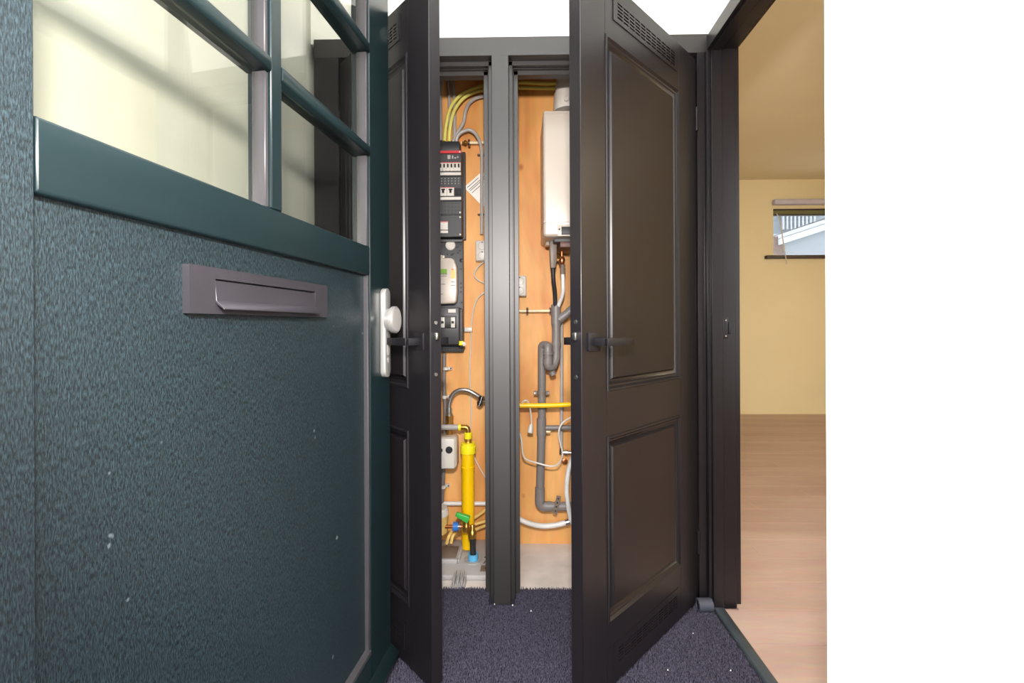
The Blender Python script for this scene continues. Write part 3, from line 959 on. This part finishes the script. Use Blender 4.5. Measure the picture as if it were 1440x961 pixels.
# cables and conduits above the fuse box
CT = 2.44
yg = 'yellow green conduit'
cabs = [('the left one bending right above the fuse box', [(-0.363, 2.235, 1.995), (-0.356, 2.235, 2.068), (-0.335, 2.235, 2.155), (-0.292, 2.235, 2.214), (-0.233, 2.235, 2.249), (-0.134, 2.235, 2.272), (0.005, 2.235, 2.280)]),
        ('the right one bending right above the fuse box', [(-0.339, 2.225, 1.990), (-0.334, 2.225, 2.056), (-0.316, 2.225, 2.133), (-0.277, 2.225, 2.192), (-0.225, 2.225, 2.226), (-0.134, 2.225, 2.244), (0.005, 2.225, 2.249), (0.145, 2.240, 2.252), (0.292, 2.245, 2.254), (0.391, 2.250, 2.259)])]
cabs[0][1].extend([(0.146, 2.250, 2.280), (0.293, 2.250, 2.285), (0.391, 2.250, 2.284)])
for lab, pts in cabs:
    single('yellow_conduit', MB().tube(pts, .0085, 10, 5), M['ygreen'], 'pale yellow ribbed conduit, ' + lab, 'conduit', pts[0], 'yellow conduits above the fuse box')
for i, (a, b) in enumerate(((620.5, 622), (633, 628.5), (640, 634.5))):
    p0 = ((a - 729.7) * 2.255 / 640, 2.255, 1.09 + 260 * 2.255 / 640)
    p1 = ((b - 729.7) * 2.26 / 640, 2.265, 2.46)
    lab = ['leftmost', 'middle', 'rightmost'][i]
    single('grey_conduit', MB().tube([p0, ((a - .5 - 729.7) * 2.255 / 640, 2.26, 2.24), ((b + 1 - 729.7) * 2.26 / 640, 2.265, 2.34), p1], .0085, 10, 5), M['greyp2'],
           lab + ' straight grey conduit rising from the fuse box', 'conduit', p0, 'grey conduits above the fuse box')
single('grey_conduit', MB().tube([(-0.324, 2.255, 1.999), (-0.296, 2.255, 2.055), (-0.271, 2.255, 2.097), (-0.259, 2.245, 2.149), (-0.238, 2.250, 2.193), (-0.199, 2.250, 2.217), (-0.136, 2.250, 2.227)], .0088, 10, 6), M['greyp2'],
       'bent grey conduit sweeping right from the fuse box top', 'conduit', (-0.322, 2.240, 1.993), 'grey conduits above the fuse box')
c_ = thing('looped_conduit', 'grey conduit arching over and down beside the fuse box', 'conduit', (-0.310, 2.230, 1.978))
MB().tube([(-0.306, 2.238, 1.995), (-0.296, 2.232, 2.021), (-0.271, 2.226, 2.039), (-0.237, 2.232, 2.048), (-0.206, 2.236, 2.025), (-0.185, 2.238, 1.976), (-0.181, 2.250, 1.918), (-0.183, 2.265, 1.789), (-0.184, 2.265, 1.541)], .0085, 10, 6).build('tube', M['greyp2'], c_)
for py in (217, 301):
    p = (-0.188, 2.275, 1.09 + (456.7 - py) * 2.27 / 640)
    clip(c_, p, .034, .006, .03, 'taupe')

for nm, xs, lab, ye in (('cream_pipe', (-0.283, -0.003), 'short cream pipe with brown clip right of the fuse box', 200), ('cream_pipe', (-0.003, 0.166), 'cream pipe held by two brown clips beside the grey drain', 437.5)):
    z_ = 1.09 + (456.7 - ye) * 2.262 / 640
    c_ = thing(nm, lab, 'pipe', (xs[0], 2.262, z_))
    MB().cyl((xs[0], 2.262, z_), (xs[1], 2.262, z_), .0075, 12).build('tube', M['creampipe'], c_)
    for xx in ([-0.246] if ye < 300 else [0.041, 0.157]):
        k_ = MB().cyl((xx - .005, 2.262, z_), (xx + .005, 2.262, z_), .0125, 14).box(xx - .005, xx + .005, 2.262, YB, z_ - .018, z_ + .018).build('pipe_clip', M['brownclip'], c_)

# instruction sheet, turned on its corner
pa, pb, pc, pd = (-0.274, 2.285, 1.783), (-0.182, 2.283, 1.862), (-0.090, 2.283, 1.765), (-0.180, 2.285, 1.684)
sh = thing('instruction_sheet', 'white printed sheet pinned askew on the plywood', 'paper', pa)
o_ = lambda q, d_: (q[0], q[1] + d_, q[2])
MB().add([pa, pb, pc, pd, o_(pa, .002), o_(pb, .002), o_(pc, .002), o_(pd, .002)], [(0, 1, 2, 3), (7, 6, 5, 4), (0, 4, 5, 1), (1, 5, 6, 2), (2, 6, 7, 3), (3, 7, 4, 0)]).build('sheet', M['paper'], sh, smooth=False)
m = MB()
A, B, D4 = Vector(pa), Vector(pb), Vector(pd)
eu, ev = (B - A), (D4 - A)
for k, (s0, s1, t0) in enumerate(((.08, .7, .08), (.08, .9, .18), (.08, .85, .24), (.08, .55, .34))):
    q = [A + eu * s0 + ev * t0, A + eu * s1 + ev * t0, A + eu * s1 + ev * (t0 + .025), A + eu * s0 + ev * (t0 + .025)]
    q = [Vector((v.x, v.y - .0012, v.z)) for v in q]
    m.add(q, [(0, 1, 2, 3)])
m.build('printed_lines', M['ink'], sh)['kind'] = 'stuff'
q = [A + eu * .45 + ev * .62, A + eu * .75 + ev * .62, A + eu * .75 + ev * .72, A + eu * .45 + ev * .72]
MB().add([Vector((v.x, v.y - .0012, v.z)) for v in q], [(0, 1, 2, 3)]).build('printed_logo', M['greenp'], sh)


def socket(label, cx_, py, Yc):
    z_ = 1.09 + (456.7 - py) * Yc / 640
    s_ = thing('double_socket', label, 'socket', (cx_, YB, z_ - .05), group='surface sockets in the closet')
    MB().box(cx_ - .034, cx_ + .034, Yc + .008, YB, z_ - .052, z_ + .052).build('back_box', M['whitep'], s_, bev=.006, seg=3)
    MB().box(cx_ - .031, cx_ + .031, Yc, Yc + .012, z_ - .049, z_ + .049).build('face_plate', M['whitep'], s_, bev=.004, seg=2)
    for dz in (.024, -.024):
        w_ = MB().lathe((cx_, Yc + .0005, z_ + dz), (0, -1, 0), [(0, .021), (.002, .021), (.002, .018), (-.008, .017)], 24).build('outlet', M['lightgrey'], s_)
        for dx in (-.0095, .0095):
            MB().lathe((cx_ + dx, Yc + .0075, z_ + dz), (0, -1, 0), [(0, .0042), (.001, .004)], 10).build('hole', M['black'], w_)
        MB().box(cx_ - .003, cx_ + .003, Yc - .002, Yc + .002, z_ + dz + .014, z_ + dz + .020).build('earth_pin', M['darkgrey'], w_)
    return s_


socket('white double socket on plywood right of the round meter cap', -0.181, 352, 2.245)
socket('white double socket on plywood right of the mullion', 0.004, 402, 2.245)

# white cables, left
c_ = thing('white_cable', 'thin white cable running down the plywood left of the mullion', 'cable', (-0.209, 2.270, 0.370))
MB().tube([(-0.169, 2.272, 1.410), (-0.205, 2.272, 1.379), (-0.223, 2.272, 1.343), (-0.205, 2.275, 1.315), (-0.163, 2.278, 1.294)], .0035, 8).build('upper_loop', M['whitep'], c_)
MB().tube([(-0.163, 2.278, 1.258), (-0.206, 2.276, 1.223), (-0.229, 2.276, 1.162), (-0.239, 2.276, 1.080), (-0.243, 2.276, 0.973), (-0.248, 2.276, 0.867), (-0.245, 2.276, 0.760), (-0.242, 2.276, 0.653), (-0.247, 2.276, 0.510), (-0.224, 2.276, 0.421), (-0.181, 2.276, 0.339), (-0.146, 2.276, 0.290)], .0035, 8).build('lower_run', M['whitep'], c_)
k_ = MB().box(-0.273, -0.234, 2.262, YB, 1.056, 1.078).build('cable_clip', M['whitep'], c_, bev=.002)
MB().lathe((-0.248, 2.263, 1.068), (0, -1, 0), [(0, .004), (.002, .003)], 10).build('nail', M['chrome'], k_)

# grey conduit down from the meter board
c_ = thing('grey_conduit', 'grey conduit with white clips running down from the meter board', 'conduit', (-0.385, 2.260, 0.543))
MB().tube([(-0.374, 2.262, 0.950), (-0.375, 2.262, 0.797), (-0.370, 2.262, 0.656), (-0.375, 2.262, 0.514), (-0.383, 2.262, 0.301), (-0.394, 2.262, 0.124)], .0105, 12).build('tube', M['greyp'], c_)
for (a, b) in ((626, 518), (624.5, 558), (622, 684)):
    q = ((a - 729.7) * 2.262 / 640, 2.258, 1.09 + (456.7 - b) * 2.262 / 640)
    MB().cyl((q[0], q[1], q[2] - .007), (q[0], q[1], q[2] + .007), .0145, 14).box(q[0], q[0] + .030, 2.268, YB, q[2] - .007, q[2] + .007).build('clip', M['whitep'], c_)
    MB().lathe((q[0] + .024, 2.268, q[2]), (0, -1, 0), [(0, .005), (.002, .004)], 10).build('screw', M['chrome'], c_)

# gas: braided hose, brass stop, grey tail, meter, yellow riser
hs = thing('braided_hose', 'braided steel hose arching right over brass fittings', 'hose', (-0.350, 2.220, 0.646))
MB().tube([(-0.344, 2.220, 0.646), (-0.344, 2.220, 0.699), (-0.328, 2.220, 0.747), (-0.297, 2.220, 0.770), (-0.258, 2.220, 0.771), (-0.220, 2.220, 0.754), (-0.176, 2.225, 0.722), (-0.141, 2.230, 0.696)], .0115, 12, 8, ring=(.006, .0008)).build('hose', M['steel'], hs)
MB().lathe((-0.344, 2.220, 0.685), (0, 0, -1), [(0, .014), (.028, .014), (.028, .018), (.05, .018)], 12).build('end_sleeve', M['steel'], hs)
MB().lathe((-0.344, 2.220, 0.733), (-.05, 0, -1), [(0, .0135), (.004, .0135)], 12).build('crimp', M['steel'], hs)
h2 = thing('hose_clamp', 'steel pipe clamp hanging at the end of the braided hose', 'clamp', (-0.192, 2.210, 0.728))
MB().lathe((-0.180, 2.210, 0.745), (-.32, 0, -.9), [(0, .013), (.006, .013), (.006, .017), (.02, .017), (.02, .013), (.028, .013), (.028, .016), (.042, .016), (.042, .011), (.05, .011)], 14).build('body', M['chrome'], h2)

bf = thing('brass_gas_valve', 'upright brass gas valve on a grey cross pipe', 'valve', (-0.343, 2.220, 0.542))
MB().lathe((-0.343, 2.220, 0.660), (0, 0, -1), [(0, .015), (.012, .015), (.012, .020), (.03, .020), (.03, .017), (.046, .017), (.046, .021), (.062, .021), (.066, .016), (.08, .016)], 8).build('valve_body', M['brass'], bf)
MB().lathe((-0.343, 2.220, 0.580), (0, 0, -1), [(0, .013), (.02, .013), (.02, .017), (.035, .017)], 8).build('union', M['brass'], bf)
gp = thing('grey_gas_tail', 'grey gas pipe with brass elbow leading to the yellow riser', 'pipe', (-0.311, 2.190, 0.597))
MB().cyl((-0.448, 2.190, 0.598), (-0.292, 2.190, 0.597), .0135, 16).build('pipe', M['greyp2'], gp)
MB().cyl((-0.294, 2.190, 0.597), (-0.282, 2.190, 0.597), .0165, 16).build('seal', M['lemon'], gp)
MB().tube(bend([(-0.283, 2.190, 0.597), (-0.248, 2.190, 0.597), (-0.248, 2.190, 0.560)], .028, 8), .0125, 14, 1).build('elbow', M['brass'], gp)
yr = thing('yellow_gas_riser', 'thick yellow gas riser with lemon collars standing in the closet', 'pipe', (-0.252, 2.190, 0.018))
MB().lathe((-0.248, 2.190, 0.543), (0, 0, 1), [(0, .019), (.028, .019), (.030, .017)], 24).build('top_cap', M['lemon'], yr)
MB().lathe((-0.248, 2.190, 0.498), (0, 0, 1), [(0, .014), (.012, .014), (.012, .018), (.03, .018), (.03, .015), (.046, .015)], 10).build('brass_joint', M['brass'], yr)
MB().lathe((-0.248, 2.190, 0.472), (0, 0, 1), [(0, .033), (.002, .037), (.036, .037), (.040, .034), (.052, .034)], 28).build('collar', M['lemon'], yr)
MB().lathe((-0.250, 2.190, 0.018), (0, 0, 1), [(0, .0305), (.385, .0305), (.386, .0335), (.392, .0335), (.393, .0305), (.46, .0305)], 28).build('riser', M['yellow'], yr)
MB().lathe((-0.246, 2.172, 0.503), (0, -1, 0), [(0, .009), (.010, .009), (.010, .006), (.012, .005)], 12).build('gas_tap', M['lemon'], yr)

gm = thing('gas_meter', 'white gas meter with round black knob below the brass valve', 'meter', (-0.373, 2.150, 0.401))
gx1 = -0.291
MB().box(gx1 - .24, gx1 - .008, 2.16, 2.245, 0.405, 0.556).build('case', M['boiler'], gm, bev=.016, seg=4)
MB().box(gx1 - .23, gx1 - .018, 2.15, 2.17, 0.408, 0.551).build('front_cover', M['whitep'], gm, bev=.006, seg=3)
MB().lathe((-0.334, 2.151, 0.499), (0, -1, 0), [(0, .0165), (.006, .0165), (.009, .013)], 24).build('knob', M['blackp'], gm)
MB().box(gx1 - .20, -0.365, 2.147, 2.152, 0.490, 0.504).build('counter', M['blackp'], gm)

wp = single('white_pipe', MB().cyl((-0.483, 2.262, 0.200), (-0.110, 2.262, 0.201), .0105, 14), M['palehose'], 'white pipe running level across the back behind the yellow riser', 'pipe', (-0.287, 2.262, 0.201))

# water: meter, brass valve with green lever, black service pipe in blue cup
wm = thing('water_meter', 'brass water meter with white lid at the floor of the closet', 'meter', (-0.398, 2.130, 0.107))
MB().lathe((-0.388, 2.130, 0.110), (0, 0, 1), [(0, .034), (.01, .046), (.05, .050), (.085, .050), (.09, .052), (.096, .052)], 28).build('body', M['tan'], wm)
MB().lathe((-0.388, 2.130, 0.201), (0, 0, 1), [(0, .053), (.018, .053), (.034, .046), (.036, .02)], 28).build('lid', M['whitep'], wm)
wv = thing('water_valve', 'brass water stop valve with green lever and blue nut', 'valve', (-0.301, 2.110, 0.150))
MB().cyl((-0.354, 2.110, 0.153), (-0.209, 2.110, 0.153), .0088, 14).build('pipe', M['copper'], wv)
MB().cyl((-0.310, 2.110, 0.153), (-0.287, 2.110, 0.153), .021, 12).build('blue_nut', M['blue'], wv)
MB().cyl((-0.287, 2.110, 0.153), (-0.275, 2.110, 0.153), .015, 12).build('lock_ring', M['chrome'], wv)
MB().lathe((-0.250, 2.110, 0.130), (0, 0, 1), [(0, .012), (.004, .017), (.02, .018), (.03, .017), (.034, .015), (.05, .014)], 18).build('valve_body', M['brass'], wv)
la, lb2 = Vector((-0.297, 2.105, 0.214)), Vector((-0.236, 2.105, 0.188))
dv = (lb2 - la).normalized()
up_ = Vector((0, 1, 0)).cross(dv) * -1
MB().add([la + up_ * .010 + Vector((0, -.01, 0)), lb2 + up_ * .016 + Vector((0, -.014, 0)), lb2 - up_ * .016 + Vector((0, -.014, 0)), la - up_ * .008 + Vector((0, -.01, 0)),
          la + up_ * .010 + Vector((0, .01, 0)), lb2 + up_ * .016 + Vector((0, .014, 0)), lb2 - up_ * .016 + Vector((0, .014, 0)), la - up_ * .008 + Vector((0, .01, 0))],
         [(0, 1, 2, 3), (7, 6, 5, 4), (0, 4, 5, 1), (1, 5, 6, 2), (2, 6, 7, 3), (3, 7, 4, 0)]).build('lever', M['greenp'], wv, bev=.004, seg=3)
sv = thing('service_pipe', 'black water service pipe with brass coupling rising from a blue cup', 'pipe', (-0.216, 2.080, 0.030))
MB().lathe((-0.218, 2.080, 0.114), (0, 0, 1), [(0, .014), (.003, .019), (.018, .021), (.026, .020), (.034, .016), (.04, .012), (.056, .012), (.062, .008)], 20).build('coupling', M['brass'], sv)
MB().cyl((-0.215, 2.080, 0.026), (-0.217, 2.080, 0.114), .0135, 16).build('pipe', M['blackp'], sv)
P_ = Vector((-0.215, 2.080, 0.010))
MB().lathe(P_, (0, 0, 1), [(0, .0225), (.034, .0235), (.034, .019), (.012, .018)], 24).build('cup', M['lblue'], sv)
for i, (pts, lab) in enumerate((([(-0.345, 2.130, 0.064), (-0.335, 2.130, 0.097), (-0.324, 2.150, 0.108), (-0.311, 2.200, 0.106), (-0.295, 2.240, 0.106), (-0.222, 2.245, 0.139), (-0.144, 2.245, 0.195)], 'left tan hose curving down beside the blue nut'),
                                ([(-0.322, 2.120, 0.072), (-0.316, 2.120, 0.099), (-0.309, 2.140, 0.106), (-0.304, 2.200, 0.089), (-0.292, 2.240, 0.081), (-0.223, 2.250, 0.102), (-0.145, 2.250, 0.126)], 'right tan hose curving down beside the blue nut'),
                                ([(-0.243, 2.245, 0.065), (-0.208, 2.245, 0.083), (-0.175, 2.230, 0.103), (-0.126, 2.230, 0.121)], 'lowest tan hose right of the yellow riser'))):
    single('tan_hose', MB().tube(pts, .0075, 10), M['tan'], lab, 'hose', pts[0], 'tan hoses on the closet floor')

# grey floor tray of the meter closet
ft = thing('floor_tray', 'grey plastic floor tray with round pipe entries under the meters', 'tray', (-0.4, 2.1, -0.01))
tx1 = -0.06
MB().box(-0.72, tx1, 1.955, 2.285, -0.012, 0.012).build('tray', M['lightgrey'], ft, bev=.006)
fy = lambda py: 640 * 1.09 / (py - 456.7)
MB().box(-0.428 - .1, -0.279, 2.06, 2.25, .012, .016).box(-0.428 - .1, -0.279, 2.05, 2.064, .012, .030).box(-0.286, -0.274, 2.05, 2.25, .012, .030).build('recess_rim', M['lightgrey'], ft, bev=.003)
MB().box(-0.428 - .1, -0.296, 2.09, 2.20, .014, .020).build('entry_plate', M['taupe'], ft, bev=.002)
m = MB()
pr = [(.004, .045), (.008, .045), (.008, .038), (.004, .038)]
cx_, cy_ = P_.x, 2.085
for (r0, r1) in ((.046, .040), (.036, .030)):
    n_s = 36
    vv, ff = [], []
    for k in range(n_s):
        w = 2 * pi * k / n_s
        for r, z_ in ((r0, .011), (r0, .017), (r1, .017), (r1, .011)):
            vv.append((cx_ + r * cos(w), cy_ + r * sin(w), z_))
    for k in range(n_s):
        k2 = (k + 1) % n_s
        for j in range(3):
            ff.append((k * 4 + j, k2 * 4 + j, k2 * 4 + j + 1, k * 4 + j + 1))
    m.add(vv, ff)
m.build('entry_rings', M['greyp2'], ft)['kind'] = 'stuff'
m = MB()
for k in range(3):
    m.tube([(-0.165 + .002 * k, 2.05 + .05 * k, .015), (-0.15, 2.07 + .05 * k, .017), (-0.12, 2.03 + .05 * k, .017), (-0.10, 2.05 + .05 * k, .015)], .003, 6)
m.box(-.175, -.12, 1.985, 2.035, .012, .014)
m.build('moulded_marks', M['taupe'], ft)['kind'] = 'stuff'
MB().lathe((-.150, 2.01, .014), (0, 0, 1), [(0, .007), (.001, .006)], 12).build('screw_hole', M['black'], ft)
cb = thing('plastic_comb', 'grey ribbed plastic strip lying in front of the floor tray', 'strip', (-0.262, 1.93, 0))
for k in range(7):
    MB().box(-.288 + .0085 * k, -.2825 + .0085 * k, 1.885, 1.975, .0, .014 + .012 * (k % 2)).build('rib', M['lightgrey'], cb, bev=.001, seg=1)
MB().box(-.290, -.230, 1.885, 1.96, -.011, .004).build('base', M['lightgrey'], cb)

# ------------------------------------------------------------------ closet, right half: boiler and drains
bo = thing('boiler', 'white wall hung boiler with dark display under a white flue', 'boiler', (0.320, YB, 1.471))
b0, Yo = 0.110, 2.02
b1 = b0 + .40
MB().box(b0, b1, Yo, YB, 1.481, 2.037).build('casing', M['boiler'], bo, bev=.014, seg=4)
MB().box(b0 - .001, b1 + .001, Yo - .001, YB - .01, 1.544, 1.547).build('casing_seam', M['lightgrey'], bo)
MB().box(b0 + .002, b1 - .002, Yo + .003, YB, 2.024, 2.042).build('top_lid', M['boiler'], bo, bev=.008, seg=2)
dp = MB().box(0.171, 0.171 + .25, Yo - .004, Yo + .02, 1.481, 1.533).build('control_panel', M['boiler'], bo, bev=.003)
MB().box(0.189, 0.189 + .19, Yo - .007, Yo, 1.487, 1.523).build('display', M['black'], dp, bev=.001)
MB().lathe((0.180, 2.017, 1.512), (0, -1, 0), [(0, .0045), (.002, .004)], 12).build('screw', M['black'], dp)
MB().box(b0 + .05, b1 - .03, Yo + .05, YB - .03, 1.465, 1.487).build('under_tray', M['darkgrey'], bo, bev=.004)
MB().box(0.186, b1 - .05, Yo + .03, 2.24, 1.438, 1.463).build('pipe_rail', M['brownclip'], bo, bev=.003)
MB().prism([(2.16, 1.465), (2.25, 1.472), (2.25, 1.527), (2.14, 1.495)], YZ, b0 + .018, b0 + .045).build('wall_bracket', M['boiler'], bo, bev=.003)
fl_ = thing('boiler_flue', 'white plastic flue pipe rising from the boiler top', 'flue', (0.226, 2.120, 2.084))
fc = Vector((0.228, 2.120, 2.077))
MB().lathe(fc, (0, 0, 1), [(0, .064), (.012, .064), (.07, .062), (.085, .060), (.088, .055), (.12, .055), (.123, .050), (.30, .050)], 32).build('pipe', M['whitep'], fl_)
MB().lathe(fc + Vector((-.010, -.060, .030)), (0, -1, 0), [(0, .012), (.010, .012), (.013, .009)], 16).build('test_plug', M['whitep'], fl_)

tp = thing('condensate_trap', 'taupe condensate trap hanging below the boiler', 'trap', (0.162, 2.150, 1.354))
MB().prism([(0.143, 1.497), (0.179, 1.497), (0.178, 1.389), (0.171, 1.355), (0.149, 1.355)], XZ, 2.13, 2.17).build('trap_body', M['taupe'], tp, bev=.004)
single('black_hose', MB().tube([(0.161, 2.150, 1.358), (0.164, 2.160, 1.298), (0.172, 2.180, 1.242), (0.175, 2.200, 1.168)], .0105, 12), M['blackp'], 'black drain hose running from the trap into the grey pipe', 'hose', (0.163, 2.160, 1.281))
fvv = thing('filling_valve', 'copper and brass valve hanging under the boiler', 'valve', (0.206, 2.150, 1.314))
MB().cyl((0.204, 2.160, 1.466), (0.204, 2.160, 1.409), .0058, 12).build('copper_tail', M['copper'], fvv)
MB().lathe((0.204, 2.150, 1.374), (0, 0, 1), [(0, .009), (.006, .013), (.02, .015), (.032, .012), (.036, .008)], 16).build('copper_bulb', M['copper'], fvv)
MB().lathe((0.199, 2.145, 1.407), (-.7, -.7, 0), [(0, .006), (.016, .006), (.016, .010), (.022, .010)], 10).build('bleed_nipple', M['brass'], fvv)
MB().lathe((0.207, 2.150, 1.327), (0, 0, 1), [(0, .013), (.03, .013), (.03, .010), (.046, .010)], 8).build('nut', M['taupe'], fvv)
single('grey_white_hose', MB().tube([(0.207, 2.150, 1.327), (0.208, 2.150, 1.280), (0.208, 2.160, 1.241), (0.200, 2.180, 1.208), (0.187, 2.200, 1.175)], .0095, 12), M['palehose'], 'pale grey hose curving from the valve into the grey drain', 'hose', (0.205, 2.150, 1.280))

dr = thing('grey_drain', 'grey plastic drain with branch, swan neck trap and lower elbow', 'drain pipe', (0.110, 2.210, 0.251))
MB().tube(bend([(0.180, 2.210, 1.189), (0.179, 2.210, 0.924), (0.163, 2.190, 0.886), (0.136, 2.170, 0.888), (0.137, 2.170, 0.944)], .045, 8), .0205, 18, 1).build('upper_pipe', M['greyp'], dr)
MB().lathe((0.179, 2.210, 1.089), (0, 0, 1), [(0, .0240), (.095, .0240), (.097, .0205)], 20).build('upper_socket', M['greyp'], dr)
MB().lathe((0.179, 2.210, 0.986), (0, 0, 1), [(0, .0245), (.018, .0245)], 20).build('ring', M['greyp'], dr)
br_ = MB().lathe((0.192, 2.200, 1.113), (.80, -.1, .60), [(0, .020), (.055, .020), (.055, .0225), (.085, .0225)], 18).build('branch', M['greyp'], dr)
MB().cyl((0.231, 2.195, 1.154), (0.260, 2.190, 1.177), .009, 12).build('branch_hose', M['palehose'], br_)
MB().tube(bend([(0.136, 2.170, 0.927), (0.137, 2.175, 0.984), (0.133, 2.190, 0.992), (0.110, 2.210, 0.991), (0.110, 2.220, 0.933)], .032, 8), .0195, 18, 1).build('swan_neck', M['greyp'], dr)
MB().lathe((0.136, 2.170, 0.903), (0, 0, 1), [(0, .0245), (.022, .0245)], 20).lathe((0.137, 2.170, 0.947), (0, 0, 1), [(0, .0245), (.016, .0245)], 20).build('trap_collars', M['greyp'], dr)
MB().lathe((0.156, 2.180, 0.868), (.35, 0, -1), [(0, .016), (.02, .016)], 14).build('drain_plug', M['greyp'], dr)
MB().cyl((0.110, 2.220, 0.940), (0.109, 2.230, 0.619), .0195, 20).cyl((0.109, 2.230, 0.619), (0.099, 2.235, 0.276), .0205, 20).build('down_pipe', M['greyp'], dr)
MB().lathe((0.107, 2.232, 0.546), (0, 0, 1), [(0, .0235), (.085, .0235), (.087, .021)], 20).build('tee_socket', M['greyp'], dr)
MB().tube(bend([(0.099, 2.235, 0.290), (0.097, 2.235, 0.198), (0.156, 2.235, 0.198)], .05, 8), .0245, 20, 1).build('elbow', M['greyp'], dr)
MB().cyl((0.136, 2.235, 0.198), (0.344, 2.235, 0.198), .0215, 20).build('outlet_pipe', M['greyp'], dr)
MB().cyl((0.123, 2.232, 0.584), (0.346, 2.232, 0.587), .0125, 16).build('side_branch', M['greyp'], dr)
MB().cyl((0.129, 2.210, 0.570), (0.149, 2.210, 0.570), .0055, 10).build('branch_screw', M['creampipe'], dr)
pcl = thing('pipe_clamp', 'grey steel pipe clamp around the grey down pipe', 'clamp', (0.106, 2.210, 0.758))
zc = 0.757
MB().lathe((0.108, 2.225, zc - .009), (0, 0, 1), [(0, .0225), (.018, .0225)], 20).box(0.070, 0.146, 2.219, 2.231, zc - .009, zc + .009).build('band', M['taupe'], pcl)
for xx in (0.075, 0.141):
    MB().lathe((xx, 2.219, zc), (0, -1, 0), [(0, .006), (.004, .005)], 10).build('bolt', M['chrome'], pcl)
ps = thing('perforated_strap', 'dark perforated metal strap around the lower drain outlet', 'strap', (0.181, 2.200, 0.179))
q0, q1 = Vector((0.189, 2.205, 0.260)), Vector((0.168, 2.205, 0.174))
dv = (q1 - q0).normalized()
sd = Vector((0, 1, 0)).cross(dv) * .011
MB().add([q0 - sd, q0 + sd, q1 + sd, q1 - sd] + [v + Vector((0, .003, 0)) for v in (q0 - sd, q0 + sd, q1 + sd, q1 - sd)],
         [(0, 1, 2, 3), (7, 6, 5, 4), (0, 4, 5, 1), (1, 5, 6, 2), (2, 6, 7, 3), (3, 7, 4, 0)]).build('band', M['taupe'], ps, smooth=False)
for k in range(4):
    c0 = q0 + (q1 - q0) * (.15 + .23 * k)
    MB().lathe(c0 + Vector((0, .0006, 0)), (0, -1, 0), [(0, .0042), (.0012, .004)], 10).build('hole', M['black'], ps)

single('grey_conduit', MB().tube([(0.212, 2.266, 1.107), (0.209, 2.266, 0.725), (0.208, 2.266, 0.463)], .0085, 12, 3), M['greyp2'], 'thin grey conduit running straight down right of the drain', 'conduit', (0.209, 2.250, 0.798))
av = thing('angle_valve', 'small chrome angle valve at the foot of the thin conduit', 'valve', (0.225, 2.250, 0.454))
MB().lathe((0.208, 2.266, 0.477), (0, 0, -1), [(0, .010), (.012, .010), (.012, .012), (.03, .012)], 12).build('inlet', M['chrome'], av)
MB().lathe((0.206, 2.266, 0.454), (1, -.1, 0), [(0, .010), (.018, .010), (.018, .014), (.034, .014), (.034, .009), (.05, .009)], 12).build('outlet', M['chrome'], av)
MB().lathe((0.223, 2.262, 0.411), (0, -1, 0), [(0, .014), (.004, .014), (.006, .008)], 14).build('wall_flange', M['copper'], av)
single('yellow_pipe', MB().tube([(-0.103, 2.170, 0.704), (0.008, 2.170, 0.705), (0.134, 2.170, 0.705), (0.269, 2.170, 0.710), (0.370, 2.170, 0.713)], .0115, 14, 3), M['yellow'], 'bright yellow gas pipe running level across the right closet', 'pipe', (0.134, 2.170, 0.705))
pc_ = thing('white_power_cable', 'white power cable with plug looping over the grey drain', 'cable', (0.049, 2.200, 0.578))
MB().tube([(0.005, 2.190, 0.690), (0.015, 2.160, 0.722), (0.035, 2.155, 0.730), (0.049, 2.180, 0.698), (0.056, 2.190, 0.642), (0.058, 2.190, 0.607)], .0042, 8).build('upper_cord', M['whitep'], pc_)
MB().lathe((0.056, 2.190, 0.611), (-.15, -.1, -1), [(0, .007), (.012, .011), (.03, .014), (.04, .014)], 14).build('plug', M['whitep'], pc_)
MB().tube([(-0.006, 2.200, 0.578), (0.008, 2.190, 0.539), (0.016, 2.180, 0.467), (0.035, 2.180, 0.443), (0.089, 2.180, 0.426), (0.149, 2.170, 0.415), (0.186, 2.160, 0.432), (0.202, 2.150, 0.482), (0.189, 2.150, 0.542), (0.186, 2.150, 0.589), (0.203, 2.150, 0.626), (0.251, 2.160, 0.654), (0.307, 2.200, 0.673)], .0042, 8).build('lower_cord', M['whitep'], pc_)
wh = thing('white_drain_hose', 'white hose sagging across the foot of the right closet', 'hose', (0.134, 2.220, 0.109))
MB().tube([(-0.109, 2.240, 0.187), (-0.032, 2.230, 0.153), (0.030, 2.220, 0.126), (0.100, 2.220, 0.109), (0.169, 2.220, 0.112), (0.228, 2.220, 0.126)], .0125, 14).build('hose', M['palehose'], wh)
MB().cyl((0.221, 2.220, 0.124), (0.242, 2.220, 0.130), .0145, 14).build('ferrule', M['chrome'], wh)
MB().cyl((0.238, 2.220, 0.129), (0.342, 2.220, 0.147), .0125, 14).build('tail', M['palehose'], wh)
single('white_supply_hose', MB().tube([(0.258, 2.200, 0.454), (0.234, 2.190, 0.389), (0.224, 2.180, 0.303), (0.231, 2.180, 0.222), (0.245, 2.190, 0.149)], .0115, 12), M['palehose'], 'white hose bowing down beside the right closet door edge', 'hose', (0.228, 2.180, 0.297))
